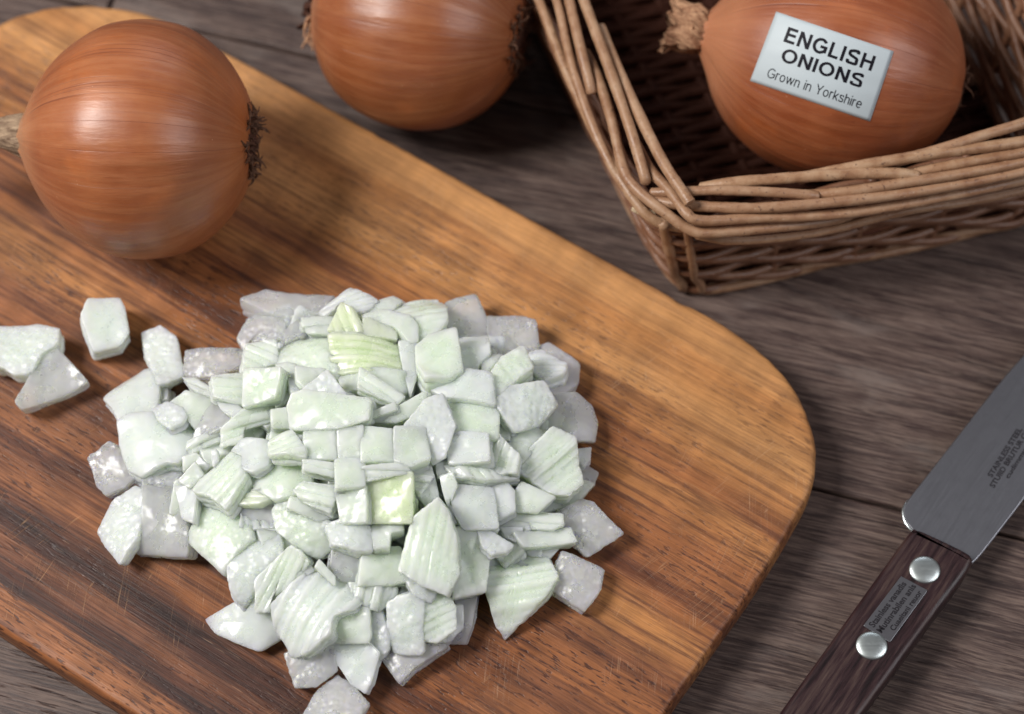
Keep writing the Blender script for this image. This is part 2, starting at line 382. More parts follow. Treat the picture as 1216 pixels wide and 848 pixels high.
bpx = [(-250, 315), (-180, 232), (-90, 118), (-40, 55), (10, 21), (60, 7), (120, 5), (190, 20), (270, 61), (400, 131), (540, 208), (680, 285), (800, 351), (860, 384), (915, 426), (950, 470), (969, 525),
       (967, 570), (950, 610), (900, 692), (845, 770), (790, 848), (700, 978), (640, 1050), (580, 1080), (510, 1066), (400, 1006), (250, 909), (156, 848), (0, 747), (-100, 682), (-210, 605), (-280, 540), (-305, 470), (-295, 390)]
bw = np.array([PX(x, y, BT)[:2] for x, y in bpx])
out = loop_spline(bw, 560)
tan = np.roll(out, -1, 0)-np.roll(out, 1, 0); tan /= np.linalg.norm(tan, axis=1)[:, None]
area2 = np.sum(out[:, 0]*np.roll(out[:, 1], -1)-np.roll(out[:, 0], -1)*out[:, 1])
nin = np.stack([-tan[:, 1], tan[:, 0]], 1)*(1 if area2 > 0 else -1)
arc = np.cumsum(np.linalg.norm(np.roll(out, -1, 0)-out, axis=1))
V = []; F = []; lay = [(.35, .02), (.12, .05), (.02, .22), (0, .6), (0, 1.35), (.01, 1.55), (.05, 1.68), (.12, 1.76), (.22, 1.795), (.36, 1.8)]
n = len(out)
for k, (ins, z) in enumerate(lay):
    for i in range(n):
        dent = max(0, nz(arc[i]*.9, 3.3)-.25)*.12+.015*nz(arc[i]*2.5, 8)
        d = ins+(dent*(1.2 if z > 1.4 else .3))
        p = out[i]+nin[i]*d
        V.append((p[0], p[1], z-(dent*.3 if 1.5 < z < 1.79 else 0)))
for k in range(len(lay)-1):
    for i in range(n):
        j = (i+1) % n; F.append((k*n+i, k*n+j, (k+1)*n+j, (k+1)*n+i))
if area2 < 0: F = [f[::-1] for f in F]
F.append(tuple((len(lay)-1)*n+i for i in range(n))[::(1 if area2 > 0 else -1)]); F.append(tuple(range(n))[::(-1 if area2 > 0 else 1)])
bo = mesh_obj("cutting_board", V, F, M_board, (0, 0, 0))
bo.data.polygons[len(bo.data.polygons)-2].use_smooth = False
tag(bo, "thick brown wooden cutting board with rounded corners and dark streaked grain", "cutting board")

# ---------------------------------------------------------------- whole onions
def build_onion(name, label, center, axis, roll, profile, skin, seed):
    """axis: direction neck -> root"""
    ax = unit(axis); up = unit(np.cross(ax, [0, 1., 0])) if abs(ax[1]) < .9 else np.array([0, 0, 1.])
    si = np.cross(up, ax)
    R3 = Matrix((ax, si, up)).transposed()
    root = thing(name, label, "onion", center)
    root.rotation_euler = R3.to_euler()
    prof = spline(profile, 90)
    nseg = 160; V = []; F = []
    for i, (x, r) in enumerate(prof):
        for k in range(nseg):
            a = 2*math.pi*k/nseg; ca, sa = math.cos(a), math.sin(a)
            lob = 1+.020*nz(ca*1.2+seed, sa*1.2, x*.12)+.012*nz(ca*4+seed, sa*4, x*.10)+.0035*nz(ca*14, sa*14+seed, x*.2)
            rr = max(r, 0)*lob
            V.append((x+.05*nz(ca*2, sa*2, x+seed), rr*ca, rr*sa))
    m = len(prof)
    for i in range(m-1):
        for k in range(nseg):
            F.append((i*nseg+k, i*nseg+(k+1) % nseg, (i+1)*nseg+(k+1) % nseg, (i+1)*nseg+k))
    F.append(tuple((m-1)*nseg+k for k in range(nseg))); F.append(tuple(range(nseg-1, -1, -1)))
    sk = mesh_obj("skin", V, F[::1], skin, (0, 0, 0), root)
    return root, sk, R3
def ring_tube(rows_, nseg, fn):
    V = []; F = []
    for i in range(rows_):
        for k in range(nseg): V.append(fn(i/(rows_-1), 2*math.pi*k/nseg))
    for i in range(rows_-1):
        for k in range(nseg): F.append((i*nseg+k, i*nseg+(k+1) % nseg, (i+1)*nseg+(k+1) % nseg, (i+1)*nseg+k))
    return V, F
def root_tuft(root, x0, seed, n=34, spread=.75, ln=.55, scale=1.0):
    r = random.Random(seed); mb = MB()
    for i in range(n):
        a = r.uniform(0, 2*math.pi); rr = spread*math.sqrt(r.uniform(.1, 1))
        p = np.array([x0+.02, rr*math.cos(a), rr*math.sin(a)])
        d = unit([r.uniform(.15, .8), math.cos(a)*r.uniform(.2, 1.1), math.sin(a)*r.uniform(.2, 1.1)])
        pts = [p]
        L = ln*r.uniform(.4, 1.2)
        for s in range(6):
            d = unit(d+np.array([r.uniform(-.5, .25), r.uniform(-.6, .6), r.uniform(-.6, .6)]))
            pts.append(pts[-1]+d*L/6)
        q = spline(pts, 14); mb.add(*tube(q, np.linspace(.050, .014, 14)*scale*r.uniform(.7, 1.4), 5))
    mesh_obj("root_tuft", mb.v, mb.f, M_root, (0, 0, 0), root)
    def fn(t, a):
        rad = spread*(.15+.95*t); w = 1+.22*nz(math.cos(a)*3+seed, math.sin(a)*3, t*2)
        return (x0+.10*(1-t)-.05*t+.10*nz(math.cos(a)*5, math.sin(a)*5, t*5+seed), rad*w*math.cos(a), rad*w*math.sin(a))
    V, F = ring_tube(8, 48, fn); F.append(tuple(range(47, -1, -1)))
    mesh_obj("root_plate", V, F, M_rootdark, (0, 0, 0), root)

R1 = 4.12
o1c = PX(168, 167, BT+R1); o1c[2] = BT+R1
on1, sk1, _ = build_onion("onion", "whole brown onion resting on the wooden board, its straw neck pointing left", o1c, (1, -.07, .06), 0,
    [(-4.55, .34), (-4.3, .55), (-4.02, .95), (-3.6, 1.75), (-3.05, 2.55), (-2.2, 3.35), (-1.1, 3.95), (.1, R1), (1.4, 3.9), (2.5, 3.25), (3.3, 2.3), (3.75, 1.35), (3.86, .6), (3.84, .05)], M_skins[0], 1.0)
def nk1(t, a):
    x = -4.0-3.4*t; r = .80-.38*min(1, t*3.0)+.12*t
    w = 1+.24*nz(math.cos(a)*3.5, math.sin(a)*3.5, t*1.3+2)+.10*nz(math.cos(a)*9, math.sin(a)*9, t*2)
    return (x, r*w*math.cos(a)+.10*math.sin(t*5), r*w*math.sin(a)+.1*t)
V, F = ring_tube(44, 56, nk1); F.append(tuple(43*56+k for k in range(56)))
mesh_obj("neck", V, F, M_straw, (0, 0, 0), on1)
root_tuft(on1, 3.84, 5, 64, 1.0, .62, 1.3)

R2 = 4.0
o2c = PX(497, 26, R2); o2c[2] = R2
on2, sk2, _ = build_onion("onion", "whole brown onion standing on the table behind the cutting board, beside the basket", o2c, (1, -.30, .14), 0,
    [(-3.95, .25), (-3.9, .7), (-3.7, 1.3), (-3.35, 2.0), (-2.7, 2.9), (-1.6, 3.65), (0, R2), (1.5, 3.75), (2.6, 3.1), (3.4, 2.2), (3.85, 1.2), (3.92, .5), (3.9, .05)], M_skins[1], 7.0)
root_tuft(on2, 3.88, 8, 60, 1.15, .6, 1.3)
def flaps(parent, x0, seed, n, spread, ln, mat, name="neck"):
    r = random.Random(seed); mb = MB()
    for i in range(n):
        a = 2*math.pi*i/n+r.uniform(-.2, .2); L = ln*r.uniform(.6, 1.25); w = r.uniform(.22, .42)
        rad = spread*r.uniform(.6, 1.05); curl = r.uniform(-.6, 1.6); V = []; F = []
        nn, mm = 9, 5
        er = np.array([0, math.cos(a), math.sin(a)]); et = np.array([0, -math.sin(a), math.cos(a)])
        for s in range(nn):
            t = s/(nn-1); th = curl*t*1.6
            c = np.array([x0, 0, 0])+er*(rad+L*.45*math.sin(th)*t)+np.array([-1, 0, 0])*L*t*math.cos(th*.8)
            for k in range(mm):
                u = (k/(mm-1)-.5)*2
                cr = .10*nz(t*5+seed, u*3, i)
                V.append(c+et*(u*w*(1-.55*t))+er*(.12*(1-u*u)+cr)+np.array([.18*nz(u*2, t*3, i+seed), 0, 0]))
        for s in range(nn-1):
            for k in range(mm-1): F.append((s*mm+k, s*mm+k+1, (s+1)*mm+k+1, (s+1)*mm+k))
        V2 = [v-er*.03 for v in V]; nV = len(V)
        F2 = [tuple(q+nV for q in f[::-1]) for f in F]
        border = [k for k in range(mm)]+[s*mm+mm-1 for s in range(1, nn)]+[(nn-1)*mm+k for k in range(mm-2, -1, -1)]+[s*mm for s in range(nn-2, 0, -1)]
        F3 = [(border[b], border[(b+1) % len(border)], border[(b+1) % len(border)]+nV, border[b]+nV) for b in range(len(border))]
        mb.add(V+V2, F+F2+F3)
    mesh_obj(name, mb.v, mb.f, mat, (0, 0, 0), parent)
flaps(on2, -3.75, 3, 11, .75, .75, M_rootdark)
rr = random.Random(4); mb = MB()
for i in range(12):
    a = rr.uniform(2.6, 5.2); p = np.array([-3.8, .9*math.cos(a), .9*math.sin(a)]); d = unit([-.3, math.cos(a), math.sin(a)]); pts = [p]
    for s in range(6):
        d = unit(d+np.array([rr.uniform(-.2, .4), rr.uniform(-.45, .45), rr.uniform(-.45, .45)])); pts.append(pts[-1]+d*.17)
    mb.add(*tube(spline(pts, 12), np.linspace(.09, .03, 12), 6))
mesh_obj("dry_skin_shreds", mb.v, mb.f, M_neck, (0, 0, 0), on2)

R3_ = 4.18
o3c = PX(989, 71, 4.9); o3c[2] = 4.75
ax3 = unit([1, -.21, -.10])
on3, sk3, R3m = build_onion("onion", "whole brown onion lying in the wicker basket with a white sticker on it", o3c, ax3, 0,
    [(-5.15, .5), (-4.95, .62), (-4.7, .80), (-4.38, 1.3), (-3.85, 2.2), (-3.0, 3.1), (-2.0, 3.72), (-.9, 4.08), (.3, R3_), (1.6, 3.95), (2.8, 3.4), (3.8, 2.5), (4.45, 1.4), (4.66, .6), (4.66, .028)], M_skins[2], 13.0)
def nk3(t, a):
    x = -4.75-1.30*t; r = .74+.22*t*t+.10*math.sin(t*6)
    w = 1+.28*nz(math.cos(a)*1.7, math.sin(a)*1.7, t*1.1+6)+.34*(abs(nz(math.cos(a+t*.8)*4.2, math.sin(a+t*.8)*4.2, t*1.1))-.15)+.08*nz(math.cos(a+t)*11, math.sin(a+t)*11, t*2)
    return (x+.30*nz(math.cos(a)*3, math.sin(a)*3, 9)*t, r*w*math.cos(a), r*w*math.sin(a))
V, F = ring_tube(40, 128, nk3)
base_i = len(V)
for k in range(128):
    a = 2*math.pi*k/128; v = np.array(nk3(1, a)); V.append((v[0]+.35, v[1]*.45, v[2]*.45))
F += [(39*128+k, 39*128+(k+1) % 128, base_i+(k+1) % 128, base_i+k) for k in range(128)]; F.append(tuple(base_i+k for k in range(128)))
mesh_obj("neck", V, F, M_neck, (0, 0, 0), on3)
flaps(on3, -5.0, 12, 3, .70, .38, M_neck, "dry_skin_shreds")
root_tuft(on3, 4.64, 21, 30, .8, .5)

# sticker on the onion in the basket, wrapped onto its skin
bpy.context.view_layer.update()
Mw = sk3.matrix_world; inv = Mw.inverted()
bm = bmesh.new(); bm.from_mesh(sk3.data); bvh = BVHTree.FromBMesh(bm); bm.free()
SC = [np.array(q, float) for q in ((922, 14), (1061, 61), (1033, 144), (891, 96))]
def st_point(u, v, off):
    q = SC[0]*(1-u)*(1-v)+SC[1]*u*(1-v)+SC[2]*u*v+SC[3]*(1-u)*v
    o = inv @ Vector(CAM*S); d = (inv.to_3x3() @ Vector(ray(*q))).normalized()
    loc, nor, _, _ = bvh.ray_cast(o, d)
    return (loc+nor*off*S)/S if loc else None
ns, ms = 30, 20; V = []; F = []
for lay_ in (.018, .002):
    for j in range(ms+1):
        for i in range(ns+1): V.append(st_point(i/ns, j/ms, lay_))
L1 = (ns+1)*(ms+1)
for j in range(ms):
    for i in range(ns):
        a = j*(ns+1)+i; F.append((a, a+ns+1, a+ns+2, a+1)); F.append((L1+a, L1+a+1, L1+a+ns+2, L1+a+ns+1))
bor = [i for i in range(ns+1)]+[j*(ns+1)+ns for j in range(1, ms+1)]+[ms*(ns+1)+i for i in range(ns-1, -1, -1)]+[j*(ns+1) for j in range(ms-1, 0, -1)]
F += [(bor[b], bor[(b+1) % len(bor)], bor[(b+1) % len(bor)]+L1, bor[b]+L1) for b in range(len(bor))]
sticker = mesh_obj("sticker", V, F, M_paper, (0, 0, 0), on3)
def text_mesh(txt, bold=0.0, res=6, spacing=1.0):
    cu = bpy.data.curves.new("lettering", 'FONT'); cu.body = txt; cu.offset = bold; cu.resolution_u = res; cu.space_character = spacing
    ob = bpy.data.objects.new("lettering", cu); COL.objects.link(ob)
    dg = bpy.context.evaluated_depsgraph_get(); me = bpy.data.meshes.new_from_object(ob.evaluated_get(dg))
    bpy.data.objects.remove(ob); bpy.data.curves.remove(cu)
    b2 = bmesh.new(); b2.from_mesh(me); bpy.data.meshes.remove(me)
    bmesh.ops.triangulate(b2, faces=b2.faces[:])
    v = np.array([x.co[:2] for x in b2.verts]); f = [[q.index for q in x.verts] for x in b2.faces]; b2.free()
    mn, mx = v.min(0), v.max(0)
    return v, f, mn, mx
def fit_text(txt, u0, u1, v_base, v_cap, bold=0.0, capref="H", spacing=1.0):
    v, f, mn, mx = text_mesh(txt, bold, spacing=spacing); _, _, cmn, cmx = text_mesh(capref, bold)
    uu = u0+(v[:, 0]-mn[0])/(mx[0]-mn[0])*(u1-u0)
    vv = v_base+(v[:, 1]-cmn[1])/(cmx[1]-cmn[1])*(v_cap-v_base)
    return uu, vv, f
mb = MB()
def arc_(cx_, cy_, rx, ry, a0, a1, n=26): return [(cx_+rx*math.cos(math.radians(a)), cy_+ry*math.sin(math.radians(a))) for a in np.linspace(a0, a1, n)]
def sp_(pts, n=30): return [tuple(p[:2]) for p in spline([(x, y, 0) for x, y in pts], n)]
def glyph(ch, w):
    """strokes of a plain grotesque letter: cap height 1, stroke width w; returns advance, strokes"""
    h = w/2; X = .73
    if ch == 'E': return .66, [[(h, 0), (h, 1)], [(0, h), (.66, h)], [(0, .53), (.62, .53)], [(0, 1-h), (.645, 1-h)]]
    if ch == 'N': return .76, [[(h, 0), (h, 1)], [(.76-h, 0), (.76-h, 1)], [(h*1.1, 1-h*.3), (.76-h*1.1, h*.3)]]
    if ch == 'H': return .76, [[(h, 0), (h, 1)], [(.76-h, 0), (.76-h, 1)], [(0, .53), (.76, .53)]]
    if ch == 'L': return .60, [[(h, 0), (h, 1)], [(0, h), (.60, h)]]
    if ch == 'I': return w, [[(h, 0), (h, 1)]]
    if ch == 'O': return .94, [arc_(.47, .5, .47-h, .515-h, 0, 360, 48)]
    if ch == 'G': return .90, [arc_(.46, .5, .46-h, .515-h, 38, 318, 44)+[(.90-h, .20)], [(.90-h, .12), (.90-h, .52)], [(.48, .47), (.90, .47)]]
    if ch == 'S': return .76, [sp_([(.70-h, .76), (.60, .93-h*.2), (.38, 1.0-h), (.14+h*.3, .93-h), (.06+h*.6, .74), (.16, .60), (.38, .52), (.62, .43), (.74-h, .28), (.64, .06+h*.5), (.38, -.01+h), (.13, .07+h*.4), (.02+h, .28)], 60)]
    if ch == 'Y': return .80, [[(h*.8, 1), (.40, .44)], [(.80-h*.8, 1), (.40, .44)], [(.40, 0), (.40, .47)]]
    if ch == 'r': return .36, [[(h, 0), (h, X)], sp_([(h, .42), (.10, .60), (.20, X-h), (.36, X-h*1.3)], 14)]
    if ch == 'o': return .64, [arc_(.32, X/2, .32-h, X/2+.01-h, 0, 360, 40)]
    if ch == 'w': return .92, [[(h*.7, X), (.24, h*.3)], [(.24, h*.3), (.46, X)], [(.46, X), (.68, h*.3)], [(.68, h*.3), (.92-h*.7, X)]]
    if ch in 'nh': return .58, [[(h, 0), (h, X if ch == 'n' else 1)], sp_([(h, .40), (.12, .60), (.30, X-h), (.48, .62), (.58-h, .44), (.58-h, .2), (.58-h, 0)], 24)]
    if ch == 'i': return w, [[(h, 0), (h, X)], [(h, .87), (h, 1)]]
    if ch == 'k': return .56, [[(h, 0), (h, 1)], [(h, .26), (.52, X)], [(.20, .40), (.54, 0)]]
    if ch == 's': return .54, [sp_([(.52-h, .55), (.40, .70-h*.3), (.27, X-h), (.10, .67), (.05+h*.5, .54), (.14, .43), (.28, .38), (.46, .31), (.54-h, .20), (.44, .05+h*.3), (.27, h-.01), (.09, .06+h*.2), (h, .19)], 44)]
    if ch == 'e': return .62, [[(h, .37), (.62-h*.5, .37)], arc_(.31, X/2, .31-h, X/2+.01-h, 0, 318, 36)]
    return .26, []
def ribbon(mb, pts, w, fn, lv):
    P = np.array(pts, float)
    keep = [0]+[i for i in range(1, len(P)) if np.linalg.norm(P[i]-P[i-1]) > 1e-6]; P = P[keep]
    if len(P) == 2: P = P[0]+(P[1]-P[0])*np.linspace(0, 1, 5)[:, None]
    closed = np.linalg.norm(P[0]-P[-1]) < 1e-6
    T = np.gradient(P, axis=0)
    if closed: T[0] = T[-1] = P[1]-P[-2]
    T /= np.linalg.norm(T, axis=1)[:, None]; N = np.stack([-T[:, 1], T[:, 0]], 1)
    V = [fn(*(p+n*w/2), lv) for p, n in zip(P, N)]+[fn(*(p-n*w/2), lv) for p, n in zip(P, N)]; m = len(P)
    mb.add(V, [(i, m+i, m+i+1, i+1) for i in range(m-1)])
for txt, u0, u1, vb, vc, w, gap in (("ENGLISH", .137, .879, .352, .142, .185, .155), ("ONIONS", .165, .845, .612, .425, .185, .15), ("Grown in Yorkshire", .109, .893, .878, .745, .108, .135)):
    x = 0; items = []
    for ch in txt:
        adv, st = glyph(ch, w); items.append((x, st)); x += adv+(gap if ch != ' ' else .20)
    tot = x-gap; lv = 0
    for x0, st in items:
        for q in st:
            lv += 1; ribbon(mb, q, w, lambda a, b, l: st_point(u0+(x0+a)/tot*(u1-u0), vb+b*(vc-vb), .024+.0006*(l % 5)), lv)
mesh_obj("lettering", mb.v, mb.f, M_ink, (0, 0, 0), sticker, smooth=False)

# ---------------------------------------------------------------- wicker basket
def rot2(d): return np.array([math.cos(math.radians(d)), math.sin(math.radians(d))])
ZR = 5.5
A = np.array([4.95, 3.35]); B = A+rot2(15.0)*16.4; Dd = A+rot2(114.5)*19; C_ = B+rot2(108)*19
A2 = np.array([6.15, 3.40]); B2 = A2+rot2(13.5)*13.6; D2 = A2+rot2(113)*16.5; C2 = B2+rot2(108)*16.5
def wall_loop(z, n=260, rad=1.3):
    f = z/ZR; q = [a*(1-f)+b*f for a, b in ((A2, A), (B2, B), (C2, C_), (D2, Dd))]
    pts = []
    for i in range(4):
        a, b, c = q[i-1], q[i], q[(i+1) % 4]
        pa, pc = b+unit(a-b)*rad, b+unit(c-b)*rad
        for t in np.linspace(0, 1, 7): pts.append((1-t)**2*pa+2*t*(1-t)*b+t*t*pc)
    pts = np.array(pts+[pts[0]]); s = np.r_[0, np.cumsum(np.linalg.norm(np.diff(pts, axis=0), axis=1))]
    L = s[-1]; ss = np.linspace(0, L, n, endpoint=False)
    xy = np.stack([np.interp(ss, s, pts[:, k]) for k in (0, 1)], 1)
    # bow the long walls slightly outward
    t = np.roll(xy, -1, 0)-np.roll(xy, 1, 0); t /= np.linalg.norm(t, axis=1)[:, None]
    nrm = np.stack([t[:, 1], -t[:, 0]], 1)
    return xy, nrm, ss/L
basket = thing("wicker_basket", "brown woven willow basket with a braided rim holding the stickered onion", "basket", (12, 10, 0))
def rod(name, path, rad, sides=8, seed=0, closed=False, rough=.10, mat=None):
    V, F = tube(path, rad, sides, closed, rough, seed); return mesh_obj(name, V, F, mat or M_willow, (12, 10, 0), basket)
NST = 20
for k in range(NST):                       # upright stakes
    pts = []
    for z in np.linspace(.25, ZR-.5, 12):
        xy, nr, s = wall_loop(z, 260); i = int((k+.5)/NST*260) % 260; pts.append([*xy[i], z])
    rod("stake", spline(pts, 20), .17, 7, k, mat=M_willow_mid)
row = 0; z = .35; rw = random.Random(2)
while z < ZR-.75:                          # paired weaving rods, crossing between the stakes
    for ph in (0, 1):
        xy, nr, s = wall_loop(z, 420)
        th = s*NST*math.pi+ph*math.pi+(row % 2)*math.pi*.5
        amp = .22; dz = .20
        jit = np.array([nz(q*26, row*3.1+ph, 1)*.10 for q in s]); jit2 = np.array([nz(q*14, row*2.3+ph, 5)*.10 for q in s])
        off = amp*np.sin(th)+jit*.5
        P = np.c_[xy+nr*off[:, None], z+dz*np.cos(th)+jit2]
        rad = .165+.03*np.array([nz(q*6, row+ph*9.) for q in s])
        # one long rod is several shorter ones laid end to end
        cuts = sorted(rw.sample(range(420), 3))
        for a, b in zip(cuts, cuts[1:]+[cuts[0]+420]):
            idx = [i % 420 for i in range(a-6, b+7)]
            seg = P[idx].copy(); rr_ = rad[idx].copy()
            ext = np.linspace(1, 0, 7)[:, None]
            rr_[:4] *= np.linspace(.7, 1, 4); rr_[-4:] *= np.linspace(1, .7, 4)
            seg[:7, 2] -= (ext[:, 0]*.12); seg[-7:, 2] += (ext[::-1, 0]*.08)
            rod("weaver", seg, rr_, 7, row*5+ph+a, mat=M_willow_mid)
    z += .60; row += 1
# floor
for k in range(42):
    f = (k+.5)/42; a = A2*(1-f)+D2*f; b = B2*(1-f)+C2*f; pts = []
    for i in range(40):
        t = i/39; q = a*(1-t)+b*t; pts.append([*q, .38+.13*math.sin(t*9*math.pi+(k % 2)*math.pi)])
    rod("floor_rod", pts, .22, 6, k, mat=M_willow_shaded)
for k in range(8):
    f = (k+.5)/8; a = A2*(1-f)+B2*f; b = D2*(1-f)+C2*f
    rod("floor_stick", spline([[*a, .38], [*((a+b)/2), .40], [*b, .38]], 12), .2, 6, k, mat=M_willow_shaded)
# outer base border resting on the table
xy, nr, s = wall_loop(.15, 420)
for ph in (0, 1):
    th = s*NST*.5*math.pi+ph*math.pi
    P = np.c_[xy+nr*(.10+.12*np.sin(th))[:, None], .19+.07*np.cos(th)]
    rod("base_rod", P, .17, 8, 3+ph, closed=True)
# rim: rods measured one by one on the near and left side
rim = [  # (photograph points with height), radius
    ([(628, -30, 7.5), (645, 13, 7.5), (676, 92, 7.45), (716, 176, 7.4), (752, 236, 7.2), (778, 262, 7.0), (815, 272, 6.6)], .185),
    ([(650, -30, 7.9), (664, 10, 7.9), (680, 80, 7.8), (706, 155, 7.6), (735, 212, 7.3), (765, 250, 7.0)], .17),
    ([(668, -30, 8.15), (677, 5, 8.15), (690, 60, 8.1), (700, 98, 7.9), (703, 112, 7.7)], .19),
    ([(684, -30, 8.3), (694, 2, 8.3), (720, 72, 8.3), (748, 152, 8.2), (764, 205, 7.95), (767, 216, 7.7)], .195),
    ([(694, 60, 7.6), (710, 92, 7.75), (727, 145, 7.8), (740, 200, 7.7), (756, 225, 7.75), (789, 252, 7.7), (822, 274, 7.5), (850, 276, 7.4), (920, 270, 7.2), (985, 262, 6.9), (1030, 248, 6.5)], .19),
    ([(712, 30, 7.9), (727, 66, 8.0), (753, 124, 8.1), (786, 190, 8.25), (812, 230, 8.35), (820, 242, 8.3)], .20),
    ([(755, 170, 7.6), (772, 201, 7.7), (796, 228, 7.9), (816, 254, 8.0), (835, 262, 7.9), (900, 259, 7.7), (1000, 254, 7.5), (1100, 238, 7.4), (1216, 214, 7.3), (1300, 192, 7.2)], .185),
    ([(770, 236, 7.4), (800, 242, 7.7), (850, 246, 7.9), (900, 247, 8.0), (970, 242, 8.0), (1060, 232, 7.9), (1140, 219, 7.8), (1216, 204, 7.8), (1300, 184, 7.7)], .19),
    ([(772, 229, 7.6), (805, 228, 7.9), (850, 226, 8.15), (910, 228, 8.2), (955, 231, 8.1), (972, 233, 7.95)], .175),
    ([(830, 224, 7.8), (870, 217, 8.1), (930, 212, 8.25), (1000, 207, 8.3), (1060, 206, 8.25), (1092, 209, 8.1)], .20),
    ([(955, 232, 7.8), (1010, 227, 8.05), (1080, 216, 8.1), (1150, 205, 8.05), (1216, 192, 8.0), (1300, 170, 7.9)], .185),
    ([(945, 213, 7.9), (990, 203, 8.2), (1050, 192, 8.4), (1120, 181, 8.45), (1216, 168, 8.35), (1300, 150, 8.2)], .20),
    ([(1080, 206, 7.9), (1130, 196, 8.15), (1180, 187, 8.2), (1216, 181, 8.2), (1300, 160, 8.0)], .18),
    ([(1060, 193, 8.1), (1120, 176, 8.5), (1170, 160, 8.6), (1216, 146, 8.6), (1300, 118, 8.4)], .19),
    ([(825, 279, 6.8), (870, 286, 6.7), (940, 281, 6.5), (1000, 270, 6.5), (1080, 250, 6.6), (1150, 240, 6.4), (1216, 226, 6.4), (1300, 205, 6.4)], .15),
]
for k, (q, r_) in enumerate(rim):
    pts = [PX(p[0], p[1], p[2]-1.9) for p in q]; nsmp = 14*len(pts); P = spline(pts, nsmp)
    rad = np.full(nsmp, r_)*(1+np.array([.08*nz(i*.12, k) for i in range(nsmp)])); rad[-1] *= .55; rad[-2] *= .85; rad[0] *= .6
    rod("rim_rod", P, rad, 12, k*3, rough=.07)
rod("cut_tip", spline([PX(752, 246, 5.0), PX(762, 251, 5.0), PX(778, 256, 5.0)], 8), .15, 9, 5, mat=mat_dry("cut_willow_end", (.45, .33, .2), (.72, .6, .42)))
for dx_, r_ in ((0.0, .21), (.42, .16)):
    pts = []
    for z in np.linspace(.3, 5.2, 10):
        xyc, nrc, sc_ = wall_loop(z, 420); f = z/ZR; cpt = A2*(1-f)+A*f
        i0 = int(np.argmin(np.linalg.norm(xyc-cpt, axis=1)))+int(dx_*10); pts.append([*(xyc[i0 % 420]+nrc[i0 % 420]*.26), z])
    rod("corner_post", spline(pts, 24), r_, 9, 5)
# rest of the rim: twisted rods along the far and right walls
xyR, nrR, sR = wall_loop(ZR, 600)
def on_rim(i): return xyR[i % 600]
near_end = min(range(600), key=lambda i: np.linalg.norm(xyR[i]-B)); dleft = min(range(600), key=lambda i: np.linalg.norm(xyR[i]-(A+rot2(114.5)*10.4)))
span = (dleft-near_end) % 600; rw = random.Random(9)
start = 0
while start < span-30:
    ln = rw.randint(85, 120); pts = []
    lane = rw.uniform(-.25, .25)
    for j in range(12):
        t = j/11; i = near_end+start+int(ln*t) if start+ln*t < span else near_end+span
        o = lane+.34*math.cos(t*math.pi); z_ = ZR+.15+.65*math.sin(t*math.pi)+rw.uniform(-.05, .05)
        pts.append([*(on_rim(i)-nrR[i % 600]*o), z_])
    rod("rim_rod", spline(pts, 40), .19, 9, start, rough=.07); start += 20

# ---------------------------------------------------------------- kitchen knife
KB = PX(1100, 700, 0)
knife = thing("kitchen_knife", "kitchen knife with a dark wooden riveted handle lying beside the cutting board", "knife", (KB[0], KB[1], 0))
ZT = 1.55
def slab(name, outline, z0, z1, bev, mat, parent, steps=4, origin=None):
    O = np.asarray(outline, float)[:, :2]; n = len(O)
    ar = np.sum(O[:, 0]*np.roll(O[:, 1], -1)-np.roll(O[:, 0], -1)*O[:, 1])
    if ar < 0: O = O[::-1]
    t = np.roll(O, -1, 0)-np.roll(O, 1, 0); t /= np.linalg.norm(t, axis=1)[:, None]; ni = np.stack([-t[:, 1], t[:, 0]], 1)
    rings = [(bev, z0)]+[(bev*(1-math.sin(a)), z0+bev*(1-math.cos(a))) for a in np.linspace(.2, math.pi/2, steps)]+[(bev*(1-math.cos(a)), z1-bev*(1-math.sin(a))) for a in np.linspace(0, math.pi/2-.01, steps+1)]
    V = []; F = []
    for ins, z in rings:
        for i in range(n): V.append((*(O[i]+ni[i]*ins), z))
    for k in range(len(rings)-1):
        for i in range(n):
            j = (i+1) % n; F.append((k*n+i, k*n+j, (k+1)*n+j, (k+1)*n+i))
    F.append(tuple((len(rings)-1)*n+i for i in range(n))); F.append(tuple(range(n-1, -1, -1)))
    o = mesh_obj(name, V, F, mat, origin if origin is not None else (KB[0], KB[1], 0), parent)
    for q in (-1, -2): o.data.polygons[q].use_smooth = False
    return o
def px2(pts, z): return [PX(x, y, z) for x, y in pts]
def dense(pts, n): return loop_spline(pts, n)
hand = [(1081, 631), (1090, 628), (1110, 636), (1145, 653), (1154, 660), (1155, 668), (1143, 688), (1098, 748), (1030, 841), (960, 936), (925, 985), (905, 1000), (880, 995), (858, 975), (855, 960), (868, 935), (915, 862), (985, 764), (1045, 680)]
hw = px2(hand, ZT)
slab("handle", dense([h[:2] for h in hw], 140), 0.0, ZT, .22, M_handle, knife)
zb = .92
blade = [(1118, 690), (1157, 669), (1190, 627), (1250, 548), (1330, 443), (1395, 352), (1440, 275), (1425, 262), (1380, 285), (1310, 340), (1250, 384), (1190, 450), (1120, 540), (1080, 591), (1072, 604), (1074, 618), (1083, 629), (1095, 640)]
bwp = np.array([PX(x, y, zb)[:2] for x, y in blade])
def chaikin(P, it=2, r=.2):
    P = np.asarray(P, float)
    for _ in range(it):
        Q = np.roll(P, -1, 0); P = np.stack([P*(1-r)+Q*r, P*r+Q*(1-r)], 1).reshape(-1, P.shape[1])
    return P
bl = slab("blade", chaikin(bwp, 2, .15), zb-.16, zb, .05, M_blade, knife, 2)
